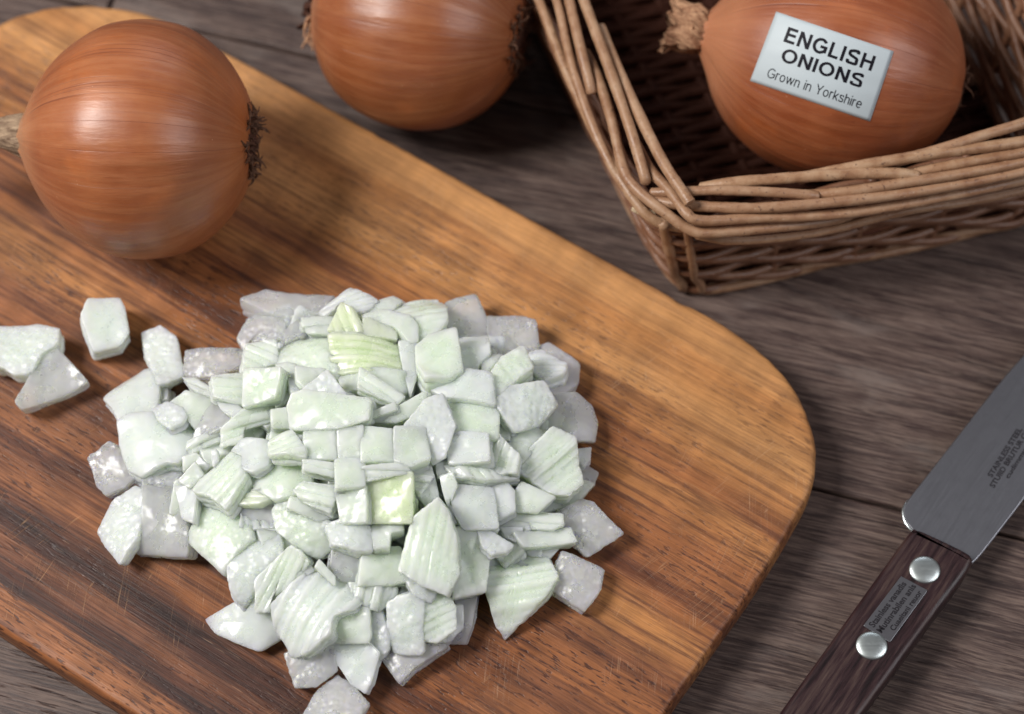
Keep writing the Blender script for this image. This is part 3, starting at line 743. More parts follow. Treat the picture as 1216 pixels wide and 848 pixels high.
# rounded heel of the blade, its rim highlight put in as brighter steel
hq = spline([PX(x, y, zb-.06) for x, y in ((1078, 594), (1073, 604), (1074, 617), (1081, 628), (1092, 634), (1106, 640))], 30)
V, F = tube(hq, np.r_[np.linspace(.02, .07, 8), np.full(14, .07), np.linspace(.07, .02, 8)], 8)
mesh_obj("heel_highlight_edge", V, F, M_heel_highlight, (KB[0], KB[1], 0), bl)
for q in ((1098, 677), (1035, 767)):
    c = PX(q[0], q[1], ZT); V = []; F = []; R_ = .52; N = 36
    prf = [(R_, -.05), (R_, .03), (R_*.97, .05), (R_*.86, .075), (R_*.65, .098), (R_*.4, .11), (R_*.2, .112), (0.02, .112)]
    for r_, h_ in prf:
        for k in range(N):
            a = 2*math.pi*k/N; V.append((c[0]+r_*math.cos(a), c[1]+r_*.93*math.sin(a), c[2]+h_+.006*nz(r_*4, a, q[0])))
    for i in range(len(prf)-1):
        for k in range(N): F.append((i*N+k, i*N+(k+1) % N, (i+1)*N+(k+1) % N, (i+1)*N+k))
    F.append(tuple((len(prf)-1)*N+k for k in range(N)))
    mesh_obj("rivet", V, F, M_rivet, (KB[0], KB[1], 0), knife)
pl = [(1070, 684), (1102, 701), (1057, 763), (1025, 743)]
plw = [PX(x, y, ZT+.04) for x, y in pl]
plate = slab("name_plate", chaikin([p[:2] for p in plw], 2, .02), ZT-.02, ZT+.045, .02, M_plate, knife, 2)
def text_on_quad(txts, quad, z, mat, parent, origin):
    """quad corners: start-top, end-top, end-bottom, start-bottom of the writing area"""
    mb = MB(); q = [PX(x, y, z) for x, y in quad]
    for txt, u0, u1, vb, vc, bd in txts:
        uu, vv, f = fit_text(txt, u0, u1, vb, vc, bd)
        mb.add([q[0]*(1-a)*(1-b)+q[1]*a*(1-b)+q[2]*a*b+q[3]*(1-a)*b for a, b in zip(uu, vv)], f)
    return mesh_obj("lettering", mb.v, mb.f, mat, origin, parent, smooth=False)
text_on_quad([("Stainless vanadis", .06, .93, .32, .10, .028), ("Mutinrabilen anis", .05, .97, .62, .40, .028), ("Cuaeitani reuor", .18, .93, .90, .71, .028)],
             [(1025, 743), (1070, 684), (1102, 701), (1057, 763)], ZT+.049, M_etch, plate, (KB[0], KB[1], 0))
text_on_quad([("STAINLESS STEEL", .12, .95, .26, .03, .028), ("STUIID BRUTUR CO", .0, 1.0, .56, .33, .028), ("cudimmuon", .22, .85, .86, .66, .028)],
             [(1166, 572), (1210, 503), (1236, 517), (1192, 586)], zb+.006, M_etch, bl, (KB[0], KB[1], 0))
# ---------------------------------------------------------------- chopped onion
CROP = {'A': (90, 335, 4), 'B': (280, 335, 4), 'C': (480, 335, 4), 'D': (90, 490, 4), 'E': (280, 490, 4), 'F': (480, 490, 4), 'G': (200, 636, 4), 'H': (400, 636, 4), 'L': (0, 320, 3.0275)}
PC = PX(425, 555, BT)
def mound(x, y):
    dx, dy = (x-PC[0])/8.3, (y-PC[1])/7.6
    q = dx*dx+dy*dy
    return 2.7*max(0.0, 1-q)**.8
FM = {}
def flesh(tone, pearl):
    k = (tone, pearl)
    if k not in FM: FM[k] = mat_flesh("onion_flesh", tone, {0: .18, 1: .80, 2: .16}[pearl], 1.0 if pearl == 2 else 0.0)
    return FM[k]
def make_piece(corners_xyz, nrm, thick, tone, kind, seed, label, ang=0.0, group=None, taper=.95, ortho=None):
    """corners on a plane; the solid is built down along -nrm"""
    r = random.Random(seed); P3 = np.asarray(corners_xyz, float); c0 = P3.mean(0); n = unit(nrm)
    e1 = unit(np.cross(n, [0, 1, .01])*1.0); e1 = e1 if e1[0] > 0 else -e1; e2 = np.cross(n, e1)
    q = np.stack([(P3-c0)@e1, (P3-c0)@e2], 1)
    if np.sum(q[:, 0]*np.roll(q[:, 1], -1)-np.roll(q[:, 0], -1)*q[:, 1]) < 0: q = q[::-1]
    q = chaikin(q, 2, .05)
    d = np.linalg.norm(np.roll(q, -1, 0)-q, axis=1); s = np.r_[0, np.cumsum(d)]; M = 104 if kind in 'RG' else 72
    ss = np.linspace(0, s[-1], M, endpoint=False); qq = np.vstack([q, q[:1]])
    o = np.stack([np.interp(ss, s, qq[:, k]) for k in (0, 1)], 1)
    ct = o.mean(0); size = np.sqrt(np.mean(np.sum((o-ct)**2, 1)))
    rag = .035 if kind != 'S' else .018
    for i in range(M):
        v = o[i]-ct; o[i] = ct+v*(1+(rag*nz(o[i][0]*5, o[i][1]*5, seed)+rag*.7*nz(o[i][0]*12, o[i][1]*12, seed))/max(size, .3)*.9)
    er = min(.055, .09*size+.015)
    rr_ = [0, .12, .25, .38, .50, .62, .73, .83, .90, .945, .972, .988, 1.0]
    if kind in 'RG': rr_ = [0]+[.07*i for i in range(1, 13)]+[.89, .93, .96, .98, .99, 1.0]
    k1, k2 = r.choice((-.22, -.08, .12, .25, .34))*r.uniform(.7, 1.2), r.uniform(-.05, .12); cang = r.uniform(0, 3.14)
    V = []; F = []
    sd = seed*1.37
    per = r.uniform(.24, .34)
    def relief(a, b, t):
        ca, sa = math.cos(cang), math.sin(cang); u, w = a*ca+b*sa, -a*sa+b*ca
        h = -k1*u*u-k2*w*w+.05*nz(a*1.6, b*1.6, sd)
        if kind == 'B': h += .045*nz(a*3.0, b*3.0, sd+5)+.008*nz(a*6.5, b*6.5, sd)
        elif kind == 'S': h += .018*nz(a*4, b*4, sd)+.045*nz(a*1.9, b*1.9, sd+3)
        if kind in 'RG':
            u2 = a*math.cos(ang)+b*math.sin(ang); v2 = -a*math.sin(ang)+b*math.cos(ang)
            ph = v2/per+.22*nz(u2*.5, v2*.5, sd); fr = ph-math.floor(ph); st = math.floor(ph)
            h += .08*(math.sin(math.pi*fr)**.28)-.03+.16*nz(st*3.7, sd)+.008*nz(u2*4, st*2., sd)
        return h
    V.append(c0+e1*ct[0]+e2*ct[1]+n*relief(ct[0], ct[1], 0))
    for t in rr_[1:]:
        edge = max(0, (t-(1-er/max(size, .2)))/(er/max(size, .2)))
        drop = er*(1-math.sqrt(max(0, 1-min(1, edge)**2)))
        for i in range(M):
            a, b = ct+(o[i]-ct)*t
            V.append(c0+e1*a+e2*b+n*(relief(a, b, t)-drop))
    nt = len(rr_)-1
    rim_h = [relief(*o[i], 1)-er for i in range(M)]
    nl = 1 if thick < .42 else max(2, int(round(thick/(.27 if kind in 'RG' else .36))))
    sh = np.array([r.uniform(-.08, .08), r.uniform(-.08, .08)])*thick
    cuts = np.cumsum([0]+[r.uniform(.7, 1.3) for _ in range(nl)]); cuts = cuts/cuts[-1]
    side = []; cs_ = 0.0; sx = np.zeros(2)
    for l in range(nl):
        d0, d1 = cuts[l], cuts[l+1]; e_ = min(.05/thick, (d1-d0)*.3)
        if l: side.append((d0, .055, l, sx.copy(), cs_*.5))
        if l: sx = sx+np.array([r.uniform(-.06, .06), r.uniform(-.06, .06)]); cs_ += r.uniform(.0, .045)
        side.append((d0+e_*.5, .012 if l else -.004, l, sx.copy(), cs_)); side.append((d0+e_*1.2, -.006, l, sx.copy(), cs_))
        side.append(((d0+d1)/2, -.012, l, sx.copy(), cs_)); side.append((d1-e_, .0, l, sx.copy(), cs_))
    side.append((1.0, .06, nl, sx.copy(), cs_-.05))
    for f_, ins, l, sft, grow in side:
        for i in range(M):
            dirv = unit(o[i]-ct)
            jit = (.035*nz(o[i][0]*3+l*9, o[i][1]*3, sd)+.02*nz(o[i][0]*9+l*5, o[i][1]*9, sd)) if l else 0
            a, b = ct+(o[i]-ct)*(1-(1-taper)*f_)+sh*f_+sft+dirv*(grow-ins+jit)
            V.append(c0+e1*a+e2*b+n*(rim_h[i]*(1-f_)-thick*f_))
    V.append(c0+e1*(ct[0]+sh[0])+e2*(ct[1]+sh[1])-n*thick)
    nrg = nt+len(side)
    for i in range(M): F.append((0, 1+i, 1+(i+1) % M))
    for k in range(nrg-1):
        for i in range(M):
            j = (i+1) % M; a, b = 1+k*M, 1+(k+1)*M; F.append((a+i, b+i, b+j, a+j))
    last = len(V)-1
    for i in range(M): F.append((last, 1+(nrg-1)*M+(i+1) % M, 1+(nrg-1)*M+i))
    V = np.array(V); low = V[:, 2].min()
    bx = V[:, :2].mean(0)
    ob = mesh_obj("chopped_onion_piece", V, F, flesh(tone, {'S': 0, 'B': 1, 'R': 2, 'G': 2}[kind]), (bx[0], bx[1], low))
    return tag(ob, label, "onion piece", group)
def traced(crop, pts, kind, tone, lift, thick, label, ang=0.0, tilt=(0, 0), seed=0):
    ox, oy, sc = CROP[crop]; q = [(ox+x/sc, oy+y/sc) for x, y in pts]
    cx_ = sum(a for a, _ in q)/len(q); cy_ = sum(b for _, b in q)/len(q)
    pc_ = PX(cx_, cy_, BT); g = 1.0+.12*min(1, mound(pc_[0], pc_[1])/1.0)*(1 if seed > 20 else .4)
    q = [(cx_+(a-cx_)*g, cy_+(b-cy_)*g) for a, b in q]
    p = PX(cx_, cy_, BT+1)
    for _ in range(25): p = PX(cx_, cy_, BT+max(mound(p[0], p[1]), .35)*1.0+lift)
    e = .3; gx = (mound(p[0]+e, p[1])-mound(p[0]-e, p[1]))/(2*e); gy = (mound(p[0], p[1]+e)-mound(p[0], p[1]-e))/(2*e)
    r = random.Random(seed*7+1)
    if tone == 'w' and mound(p[0], p[1]) > 1.5 and seed % 3: tone = 'g'
    n = unit([-gx*.35+tilt[0]+r.uniform(-.25, .25), -gy*.5+tilt[1]+r.uniform(-.28, .24), 1])
    for it in range(14):
        cor = []
        for a, b in q:
            d = ray(a, b); t = ((p-CAM)@n)/(d@n); cor.append(CAM+d*t)
        zl = min((c-n*thick)[2] for c in cor)
        if zl < BT+.02: p = PX(cx_, cy_, p[2]+max(.03, (BT+.03-zl)*.8)); n = unit(n*[.8, .8, 1])
        else: break
    return make_piece(cor, n, thick, tone, kind, seed, label, math.radians(ang))
DG = "chopped onion pieces on the cutting board"
pieces = [
('L', [(0,200),(140,193),(215,215),(210,270),(150,300),(110,365),(50,375),(0,345),(-60,340),(-70,200)], 'B','w', 0,.7, "rumpled white piece of chopped onion cut off by the left edge of the photo"),
('L', [(165,285),(205,280),(260,340),(322,410),(240,450),(80,512),(52,485),(100,390),(140,320)], 'S','p', .1,.6, "pointed triangular onion piece with faint brown streaks, left end of the board"),
('A', [(55,75),(210,72),(235,120),(255,240),(215,300),(85,332),(70,300),(20,160)], 'S','w', 0,1.0, "rounded white onion chunk lying alone below the whole onion on the board"),
('A', [(307,235),(405,208),(480,255),(515,435),(440,480),(390,495),(345,385),(325,340)], 'B','w', .1,.5, "shiny curved onion piece standing up just right of the lone white chunk"),
('A', [(118,540),(235,430),(310,380),(390,395),(395,500),(380,580),(270,650),(195,650),(165,590)], 'S','w', .1,.5, "folded white onion piece with a point at its left, above the biggest smooth chunk"),
('A', [(385,495),(432,490),(435,550),(375,580)], 'S','w', -.1,.5, "tiny pale onion bit wedged behind the folded white piece"),
('A', [(520,315),(785,308),(790,345),(780,395),(650,450),(520,440),(505,395)], 'B','p', .0,.7, "grey translucent rectangular onion piece with pearly bumps at the upper left rim"),
('A', [(503,450),(560,450),(650,500),(650,545),(580,530),(540,500)], 'R','g', .2,.4, "thin curved sliver below the grey rectangular piece"),
('D', [(195,35),(250,5),(360,-10),(500,10),(562,90),(525,190),(480,235),(425,228),(305,285),(230,240),(200,140)], 'S','w', .35,.9, "biggest smooth white onion chunk, at the left side of the heap"),
('A', [(355,590),(430,565),(505,590),(520,625),(500,665),(440,690),(385,650)], 'B','w', .55,.3, "small glossy pearly scrap lying on top of the biggest smooth chunk"),
('A', [(440,565),(520,510),(650,550),(655,640),(570,700),(520,640)], 'S','w', .2,.5, "smooth white five-sided piece right behind the glossy pearly scrap"),
('A', [(650,560),(780,600),(765,650),(700,690),(530,760),(560,700)], 'S','p', .1,.5, "greyish wedge leaning on the right side of the smooth five-sided piece"),
('A', [(530,755),(695,692),(690,745),(520,825)], 'R','w', .0,.4, "layered grey slice low beside the biggest smooth chunk"),
('D', [(50,215),(170,140),(215,175),(300,290),(240,350),(150,402),(95,350),(80,290)], 'B','p', .0,.45, "bumpy translucent onion piece sticking out furthest on the left side of the heap"),
('D', [(315,300),(400,245),(500,260),(510,330),(480,350),(320,350)], 'B','p', -.1,.4, "grey pebbled piece tucked under the biggest smooth chunk"),
('D', [(90,565),(170,420),(270,340),(320,350),(322,480),(290,590),(200,718),(110,610)], 'B','w', .2,.5, "pearly leaf-shaped piece standing against the glassy grey square"),
('D', [(310,345),(470,340),(505,480),(530,550),(522,680),(268,660),(290,600),(315,500)], 'S','p', .1,.8, "glassy grey square onion piece at the lower left of the heap"),
('D', [(465,345),(560,350),(570,400),(555,520),(500,500),(485,430)], 'S','w', .3,.4, "narrow pale piece on the right shoulder of the glassy grey square"),
('D', [(480,325),(565,235),(607,295),(560,350),(540,360)], 'S','w', .35,.35, "small white kite-shaped chip above the glassy grey square"),
('D', [(505,210),(570,190),(640,255),(605,295),(565,235),(510,285)], 'S','g', .25,.35, "curled greenish chip behind the white kite-shaped chip"),
('D', [(645,180),(670,178),(674,225),(650,252)], 'S','w', .4,.2, "tiny upright white splinter left of the long ribbed wedge"),
('D', [(600,180),(700,165),(760,150),(720,200),(640,255),(605,215)], 'S','w', .1,.5, "flat pale piece half hidden behind the tiny upright splinter"),
('D', [(570,370),(600,310),(760,160),(800,150),(790,240),(800,290),(700,430),(640,385)], 'R','g', .45,.6, "long ribbed greenish wedge slanting up at the left of the heap", 48),
('D', [(735,170),(800,120),(905,130),(925,160),(900,240),(840,275),(790,260),(790,200)], 'S','w', .6,.4, "rounded white piece with a shallow dimple at the top of the long ribbed wedge"),
('E', [(35,270),(150,190),(320,205),(330,330),(280,370),(175,400),(100,360),(30,300)], 'S','g', .3,.6, "broad smooth pale green slice in the left middle of the heap"),
('E', [(-60,410),(0,400),(100,365),(175,395),(100,435),(-60,442)], 'R','G', .15,.35, "thin bright green strip under the broad smooth pale green slice", -5),
('D', [(570,390),(700,430),(790,460),(810,580),(740,660),(680,745),(640,700),(510,585),(560,520)], 'B','g', .3,.7, "crumpled green-white chunk right of the glassy grey square"),
('D', [(770,450),(950,420),(960,555),(850,560),(780,500)], 'S','p', -.2,.5, "shaded grey piece under the thin bright green strip"),
('E', [(175,470),(215,415),(280,440),(440,520),(465,570),(440,640),(380,685),(310,650),(200,560)], 'B','w', .3,.5, "white bumpy kite-shaped piece hanging over a dark gap in the lower left"),
('G', [(280,130),(320,70),(400,10),(515,-20),(535,90),(440,190),(350,305),(300,250)], 'B','w', .2,.7, "rounded frosty piece at the lower left edge, above the flat triangular piece"),
('G', [(420,210),(540,90),(580,60),(640,100),(660,140),(600,220),(495,290),(500,350),(430,350),(430,260)], 'R','w', .15,.6, "grooved frosty piece between the rounded frosty one and the large bright ribbed one", 60),
('G', [(600,150),(660,130),(692,165),(620,218)], 'S','g', .25,.3, "small smooth chip on the upper right of the grooved frosty piece"),
('G', [(170,400),(300,330),(430,275),(435,350),(500,360),(525,475),(420,540),(230,460)], 'S','w', .0,.5, "smooth flat triangular white piece lying on the dark wood streak"),
('G', [(495,330),(620,220),(710,155),(850,235),(885,300),(850,350),(770,380),(765,460),(640,540),(565,545),(540,480),(500,430)], 'R','w', .6,.8, "large bright ribbed white chunk on the lower left of the heap", 55),
('G', [(700,150),(720,115),(790,190),(790,232)], 'S','w', .35,.25, "small pointed shard above the large bright ribbed white chunk"),
('G', [(550,560),(700,520),(775,520),(800,640),(700,715),(605,720),(580,650)], 'B','p', .0,.6, "watery grey block under the large bright ribbed white chunk"),
('G', [(630,830),(700,720),(800,650),(870,700),(955,780),(910,848),(880,900),(640,910)], 'B','p', .1,.6, "lowest onion piece, glassy with shiny dots, cut off by the bottom of the photo"),
('G', [(770,385),(850,335),(945,350),(950,480),(940,505),(785,505)], 'S','g', .5,.5, "square smooth piece at the lower middle, above the tapering one"),
('G', [(785,500),(940,500),(1000,560),(960,700),(935,745),(870,710),(830,650),(795,600)], 'S','w', .15,.6, "tapering translucent piece pointing down beside the lowest onion piece"),
('G', [(945,350),(1010,370),(1045,480),(1040,540),(1000,590),(950,490)], 'B','w', .35,.4, "knobbly narrow piece between the square smooth one and the bright grid one"),
('G', [(865,225),(960,230),(1085,250),(1075,300),(1000,355),(900,330),(880,290)], 'R','w', .25,.5, "crinkled white piece under the smooth silvery cube"),
('G', [(780,60),(910,60),(905,210),(850,220),(800,205),(775,150)], 'S','p', .1,.6, "shaded grey-green cube left of the smooth silvery cube"),
('G', [(930,60),(1100,60),(1130,215),(1040,230),(910,230)], 'S','w', .35,.8, "smooth silvery cube at the lower centre of the heap"),
('G', [(1040,330),(1095,300),(1200,285),(1200,560),(1070,555),(1040,470)], 'B','w', .55,.6, "bright upright rectangle with a grid of pearly dots at the bottom of the heap"),
('H', [(215,580),(260,545),(420,500),(500,505),(515,530),(360,630),(300,695),(270,660)], 'S','p', .0,.5, "pinkish triangular piece pointing down below the bright pearly rectangle"),
('H', [(395,290),(520,270),(560,340),(560,440),(480,500),(395,480)], 'R','g', .35,.6, "layered greenish chunk right of the bright pearly rectangle", 30),
('H', [(540,340),(600,335),(600,440),(540,500),(480,500)], 'S','w', .25,.5, "smooth pale corner piece beside the layered greenish chunk"),
('H', [(555,290),(665,270),(640,420),(610,500),(540,500),(590,430)], 'S','p', .0,.5, "glassy pinkish piece sticking out between the pale corner piece and the wood"),
('E', [(960,425),(1000,480),(1040,600),(1050,760),(1000,850),(880,800),(788,740),(820,600),(850,510)], 'R','g', .75,.8, "tall ribbed fan-shaped piece with bright green stripes, lower centre", 78),
('E', [(800,770),(920,780),(960,848),(930,900),(850,870)], 'B','w', .3,.4, "small knobbly piece at the foot of the green-striped fan"),
('F', [(245,560),(370,550),(400,680),(395,760),(385,840),(240,870),(240,700)], 'S','g', .3,.7, "smooth grey-green slab right of the green-striped fan"),
('F', [(350,555),(410,560),(515,625),(490,655),(420,670),(380,640)], 'B','w', .6,.3, "bright lens-shaped piece overlapping the smooth grey-green slab"),
('H', [(712,90),(850,60),(990,100),(1035,200),(980,280),(800,430),(760,380),(715,250)], 'R','g', .25,.8, "big pale green layered chunk with a point at the bottom right of the heap", 10),
('F', [(460,545),(520,470),(745,485),(750,530),(700,555),(600,550)], 'R','g', .35,.5, "cream curled piece above a cream finger-like strip on the right", -5),
('F', [(525,580),(540,570),(770,555),(795,625),(570,637)], 'S','g', .4,.4, "cream finger-like strip on the right side of the heap"),
('F', [(460,545),(560,545),(560,580),(530,615),(480,590)], 'S','w', .2,.4, "little rounded chip at the left end of the cream finger-like strip"),
('F', [(720,480),(840,410),(900,430),(960,500),(1040,575),(870,685),(800,620),(790,580),(740,530)], 'B','p', .0,.6, "glassy pinkish-grey piece sticking out furthest on the right of the heap"),
('H', [(1025,165),(1070,64),(1280,152),(1255,260),(1180,358),(1120,325),(1020,250)], 'B','p', .0,.6, "detached frosted square with wavy ridges at the right of the heap"),
('F', [(565,635),(740,635),(690,690),(600,680)], 'S','g', .0,.5, "shaded piece under the cream finger-like strip"),
('F', [(220,350),(420,355),(440,540),(290,545),(215,430)], 'S','w', .5,.8, "smooth white cube in the right middle, above the grey-green slab"),
('F', [(170,310),(230,290),(250,350),(215,440),(250,520),(225,510),(185,380)], 'S','w', .45,.3, "narrow sliver standing along the left side of the smooth white cube"),
('F', [(240,310),(440,310),(420,358),(250,358)], 'S','p', .2,.4, "shaded strip in the slot above the smooth white cube"),
('F', [(420,350),(470,310),(520,370),(525,460),(440,500),(415,420)], 'S','w', .35,.5, "curved piece right against the smooth white cube"),
('F', [(525,380),(560,330),(710,400),(630,470),(530,465)], 'S','g', .4,.4, "four-sided cream piece below the big slanting green slab"),
('F', [(200,240),(220,215),(400,230),(440,280),(540,300),(380,318),(240,290)], 'R','w', .45,.5, "layered white front edge below a flat pale top, right of centre"),
('F', [(210,130),(270,90),(390,95),(400,230),(215,235)], 'S','w', .7,.6, "flat pale square on the right shoulder of the heap"),
('F', [(390,110),(450,110),(540,200),(530,280),(410,290),(400,230)], 'R','w', .6,.5, "curved ribbed piece beside the flat pale square", 70),
('F', [(500,130),(540,80),(620,70),(690,90),(650,150),(560,230),(520,200)], 'S','g', .4,.5, "smooth greenish piece tucked behind the big slanting green slab"),
('F', [(540,270),(560,220),(700,90),(800,130),(815,190),(840,330),(770,385),(700,375)], 'R','g', .6,.8, "big slanting pale green slab on the right of the heap", 42),
('F', [(690,90),(760,90),(815,125),(815,180),(700,150)], 'S','g', .3,.5, "small pale piece at the top corner of the big slanting green slab"),
('F', [(810,170),(888,165),(885,220),(860,255),(815,215)], 'S','w', .2,.4, "small square tab sticking out right of the big slanting green slab"),
('F', [(820,270),(870,250),(922,285),(905,335),(850,340)], 'B','p', .1,.4, "little knobbly piece at the right rim under the square tab"),
('F', [(700,400),(840,320),(900,335),(810,435),(640,475)], 'S','g', .1,.6, "smooth pale edge piece below the little knobbly one on the right rim"),
('C', [(670,600),(720,540),(820,525),(900,580),(925,650),(905,750),(820,745),(700,710),(675,690)], 'S','p', .1,.7, "rounded pinkish translucent piece on the upper right rim of the heap"),
('C', [(440,560),(520,490),(665,475),(700,540),(725,580),(640,670),(540,697),(480,620)], 'B','w', .9,.8, "sparkling white cube with a wet bumpy top at the upper right of the heap"),
('C', [(405,440),(460,360),(560,305),(605,400),(540,450),(460,525),(410,520)], 'B','w', .8,.6, "sparkling wet wedge just behind the white cube with the bumpy top"),
('C', [(640,290),(690,280),(835,385),(830,470),(770,520),(690,530),(685,470),(740,390)], 'S','p', .1,.6, "glassy pinkish wedge on the upper right rim behind the sparkling cube"),
('C', [(585,345),(660,330),(770,380),(760,430),(670,470),(610,420)], 'R','w', .35,.4, "ribbed white piece lying on the glassy pinkish wedge", 0),
('C', [(400,160),(560,165),(620,185),(640,300),(580,340),(420,330),(400,240)], 'B','p', .1,.8, "grey pebbly block at the top right of the heap, next to the golden wood"),
('C', [(200,95),(340,50),(390,170),(390,240),(240,250),(195,180)], 'S','p', .1,.7, "hazy pinkish cube at the top rim right of the green layered peak"),
('C', [(240,250),(390,240),(405,330),(350,380),(350,415),(265,415)], 'S','w', .3,.6, "milky block right below the hazy pinkish cube"),
('C', [(60,300),(120,250),(240,235),(268,395),(210,430),(105,450),(65,380)], 'S','w', .75,.7, "round-shouldered white cube near the top of the heap"),
('C', [(370,350),(480,340),(410,410),(405,430),(370,420)], 'S','w', .4,.4, "small pale wedge left of the sparkling wet wedge"),
('C', [(120,450),(210,410),(400,420),(415,560),(290,545),(200,540),(130,500)], 'S','w', .75,.6, "wide milky slab below the round-shouldered white cube"),
('C', [(202,545),(400,555),(440,620),(440,725),(240,725),(220,640)], 'S','g', .7,.6, "large flat pale green square right of the crumpled cellophane-like piece"),
('C', [(440,650),(500,700),(500,750),(430,740)], 'S','w', .3,.4, "small chip in the gap under the sparkling white cube"),
('C', [(0,690),(110,560),(180,540),(235,680),(190,820),(130,848),(100,700)], 'B','w', .9,.3, "crumpled shiny piece like cellophane at the middle of the heap"),
('B', [(455,240),(760,265),(800,400),(620,420),(470,405)], 'G','G', .5,.7, "bright green block with horizontal bands at the top of the heap", -3),
('B', [(445,235),(500,100),(560,130),(612,230),(590,240)], 'R','G', .7,.4, "green pointed cap standing behind the bright green banded block", 115),
('B', [(610,170),(640,170),(760,225),(758,265),(610,245)], 'S','G', .6,.4, "small green strip at the upper right corner of the banded green block"),
('B', [(315,165),(465,160),(450,205),(320,205)], 'S','w', .4,.3, "flat white bar left of the green pointed cap"),
('B', [(325,210),(440,205),(455,245),(340,240)], 'S','w', .3,.4, "second thin white bar, just under the flat white bar"),
('B', [(400,130),(540,35),(660,70),(590,140),(500,110),(430,160)], 'R','w', .4,.5, "layered white top piece behind the green pointed cap", 25),
('B', [(600,120),(750,60),(790,80),(740,130),(660,150)], 'S','g', .3,.5, "pale flat piece on the far rim, left of the green layered peak"),
('B', [(745,125),(915,5),(990,80),(1000,170),(940,235),(860,275),(830,200)], 'R','g', .5,.8, "green-tinged layered peak, highest piece at the far rim of the heap", 20),
('B', [(605,150),(700,125),(830,160),(860,200),(860,270),(820,275),(760,210)], 'S','g', .6,.4, "curved tube-like cream piece in front of the green layered peak"),
('B', [(35,95),(160,45),(400,60),(460,70),(400,150),(300,165),(130,130)], 'S','p', .2,.5, "long grey crescent-shaped piece at the far left rim of the heap"),
('B', [(10,260),(60,175),(130,140),(220,140),(225,270),(60,280),(40,320)], 'B','p', .0,.6, "grey rounded piece under the long grey crescent"),
('B', [(230,230),(300,170),(320,210),(330,245),(240,270)], 'S','p', .1,.5, "small grey piece in the notch right of the grey rounded piece"),
('B', [(55,290),(185,275),(200,380),(130,400),(35,425)], 'R','g', .35,.5, "boxy piece with frosty white edges at the upper left of the heap"),
('B', [(200,275),(280,255),(440,240),(470,390),(440,410),(290,405),(200,380)], 'B','w', .4,.7, "wide bumpy translucent block left of the bright green banded block"),
('B', [(775,290),(860,290),(865,420),(830,540),(800,430)], 'S','w', .35,.5, "narrow shaded piece on the right of the bright green banded block"),
('B', [(495,430),(600,400),(800,420),(815,500),(780,520),(620,520),(520,490)], 'S','g', .35,.5, "flat pale piece in front of the bright green banded block"),
('B', [(595,405),(795,540),(755,575),(585,512)], 'R','g', .7,.35, "cream matchstick-like piece lying diagonally in front of the green block", -34),
('B', [(602,632),(750,570),(757,605),(618,660)], 'S','g', .7,.3, "short cream stick below the diagonal matchstick-like piece"),
('B', [(755,600),(880,525),(905,530),(905,600),(770,660),(660,650)], 'S','g', .5,.5, "smooth greenish piece right of the short cream stick"),
('B', [(255,600),(275,540),(330,520),(615,550),(610,650),(480,690),(330,695),(265,690)], 'S','w', .9,.7, "broad smooth white slab on top of the heap, left of centre"),
('B', [(320,505),(430,420),(520,535),(320,530)], 'B','w', .8,.3, "triangular frosty flake above the broad smooth white slab"),
('B', [(285,400),(430,410),(330,500),(290,460)], 'S','g', .5,.4, "shaded flat piece behind the triangular frosty flake"),
('A', [(650,450),(800,430),(800,580),(660,540)], 'R','w', .5,.5, "bright white piece with horizontal wet ridges on the left shoulder of the heap", 0),
('A', [(800,415),(970,410),(945,545),(800,590)], 'S','g', .7,.6, "smooth square piece right of the one with horizontal wet ridges"),
('A', [(950,385),(1045,385),(1040,460),(970,430)], 'S','w', .4,.5, "pale piece behind the smooth square piece on the left shoulder"),
('A', [(950,475),(1020,545),(950,590),(940,560)], 'S','g', .3,.5, "shaded triangle right of the smooth square piece on the left shoulder"),
('A', [(1010,460),(1045,450),(1070,520),(1025,530)], 'S','w', .5,.3, "tiny rounded chip left of the triangular frosty flake"),
('A', [(700,690),(790,610),(940,580),(930,660),(800,700),(795,760),(700,780)], 'R','g', .3,.6, "greenish layered wedge under the smooth square piece", 18),
('A', [(930,605),(1010,595),(1025,690),(935,690)], 'S','w', .45,.4, "small milky cube left of the broad smooth white slab"),
('A', [(660,545),(740,560),(790,600),(760,640),(690,600)], 'S','w', .4,.4, "small curved chip below the wet ridged piece"),
('E', [(325,75),(470,70),(475,215),(325,215)], 'S','g', .85,.5, "square pale piece directly below the broad smooth white slab"),
('E', [(480,80),(600,60),(600,215),(490,215)], 'S','g', .9,.5, "square pale piece with a dark left edge near the heap's centre"),
('E', [(600,60),(750,80),(755,215),(600,218)], 'S','g', .95,.5, "plain pale green square at the very centre of the heap"),
('E', [(755,80),(900,75),(920,215),(830,250),(760,218)], 'S','g', .85,.6, "grey-green square left of the crumpled shiny cellophane-like piece"),
('E', [(160,120),(260,80),(325,160),(320,200),(160,195)], 'R','g', .75,.4, "fan-like ribbed chip beside the dimpled rounded piece", 20),
('E', [(322,220),(470,240),(480,310),(325,275)], 'R','g', .7,.4, "stack of thin cream layers below the first pale square", -15),
('E', [(320,330),(470,350),(470,400),(440,470),(320,420),(280,370)], 'R','g', .55,.4, "lower stack of cream layers, left of the centre column", -15),
('E', [(475,220),(610,220),(610,340),(480,355)], 'S','g', .85,.4, "pale green front face under the square with a dark left edge"),
('E', [(605,255),(800,235),(830,285),(610,325)], 'R','g', .9,.4, "long cream layer crossing the centre of the heap", 0),
('E', [(475,360),(610,345),(620,515),(500,520)], 'S','w', .75,.5, "bluish white square left of the shadowed olive block"),
('E', [(615,330),(750,290),(830,290),(830,515),(620,512)], 'S','G', .75,.7, "shadowed olive-green block below the centre of the heap"),
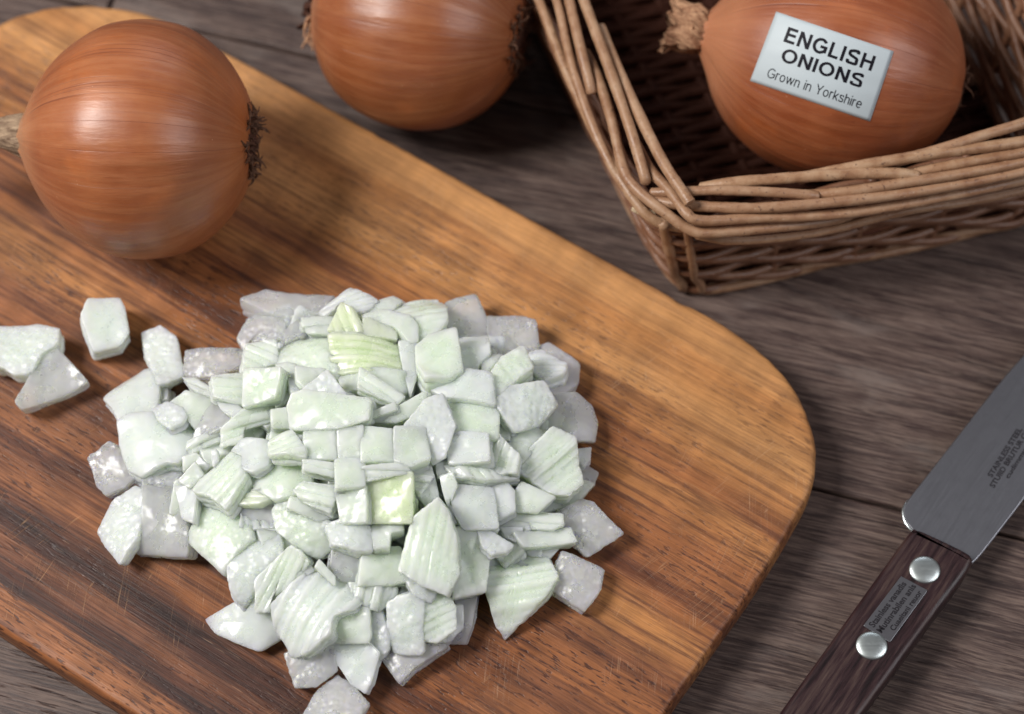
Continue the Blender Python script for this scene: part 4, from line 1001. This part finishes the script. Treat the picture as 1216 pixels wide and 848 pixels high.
('E', [(435,520),(500,505),(620,515),(650,580),(640,640),(580,650),(465,610)], 'B','w', .75,.5, "glossy white lip under the bluish white square"),
('E', [(640,525),(790,530),(790,560),(735,570),(730,630),(660,640)], 'S','g', .65,.5, "small greenish ledge under the shadowed olive-green block"),
('E', [(825,250),(920,230),(940,300),(880,380),(820,335)], 'R','g', .65,.5, "piece with two thin slots right of the centre layer", 0),
('E', [(870,390),(945,300),(965,400),(910,445)], 'S','g', .45,.4, "small rounded pebble-like bit above the green-striped fan"),
('E', [(950,240),(1000,230),(1000,290),(960,312)], 'S','g', .45,.4, "tiny rounded bit right of the piece with two thin slots"),
('E', [(270,400),(400,430),(490,490),(390,515),(250,450)], 'S','w', .45,.4, "slender white edge below the lower stack of cream layers"),
]
for i, pc in enumerate(pieces):
    crop, pts, kind, tone, lift, thick, label = pc[:7]; ang = pc[7] if len(pc) > 7 else (i*47) % 180
    o = traced(crop, pts, kind, tone, lift*1.15+.14*math.sin(i*12.9898)*(1 if lift > .25 else 0), thick*(1.15 if lift < .3 else 1.45), label, ang, seed=i+1)
    o["group"] = DG
# small pieces buried in the heap, seen in the gaps between the larger ones
rf = random.Random(31); outl = [(300, 360), (520, 350), (640, 400), (690, 470), (690, 600), (640, 700), (560, 735), (400, 780), (300, 700), (180, 630), (130, 560), (190, 460), (290, 440)]
ow = np.array([PX(x, y, BT)[:2] for x, y in outl])
def inside(p, poly):
    c = False; n_ = len(poly)
    for i in range(n_):
        a, b = poly[i], poly[i-1]
        if (a[1] > p[1]) != (b[1] > p[1]) and p[0] < (b[0]-a[0])*(p[1]-a[1])/(b[1]-a[1])+a[0]: c = not c
    return c
SKIP = set()
made = []; k = 0; tries = 0
while k < 125 and tries < 9000:
    tries += 1
    x, y = rf.uniform(ow[:, 0].min(), ow[:, 0].max()), rf.uniform(ow[:, 1].min(), ow[:, 1].max())
    if not inside((x, y), ow): continue
    h = mound(x, y)
    if h < .75: continue
    zt = BT+max(.45, h*rf.choice((.55, .9, .9))-.15)
    if any((x-a)**2+(y-b)**2+((zt-c)*1.4)**2 < .85**2 for a, b, c in made): continue
    made.append((x, y, zt)); k += 1
    a0 = rf.uniform(0, 6.28); w, d = rf.uniform(.55, .85), rf.uniform(.5, .75)
    n = unit([rf.uniform(-.35, .35), rf.uniform(-.35, .35), 1])
    e1 = unit(np.cross(n, [math.cos(a0), math.sin(a0), 0])); e2 = np.cross(n, e1)
    c0 = np.array([x, y, zt]); cor = [c0+e1*w*sx*rf.uniform(.8, 1.1)+e2*d*sy*rf.uniform(.8, 1.1) for sx, sy in ((-1, -1), (1, -1), (1, 1), (-1, 1))]
    th = min(.7, zt-BT-.25)
    lo = min((c-n*th)[2] for c in cor)
    if lo < BT+.02:
        for c in cor: c[2] += BT+.03-lo
    ok = True
    for c in cor:
        v_ = c-CAM; dpt = -(v_@CZ); qx, qy = PW/2+FPX*(v_@CX)/dpt, PH/2-FPX*(v_@CY)/dpt
        if not inside((qx, qy), outl): ok = False
    if not ok: continue
    if k in SKIP: continue
    o = make_piece(cor, n, th, rf.choice('wggw'), rf.choice('SBR'), 500+k, "small chopped onion piece mostly buried in the heap under larger pieces", rf.uniform(0, 3), "small onion pieces buried in the heap")
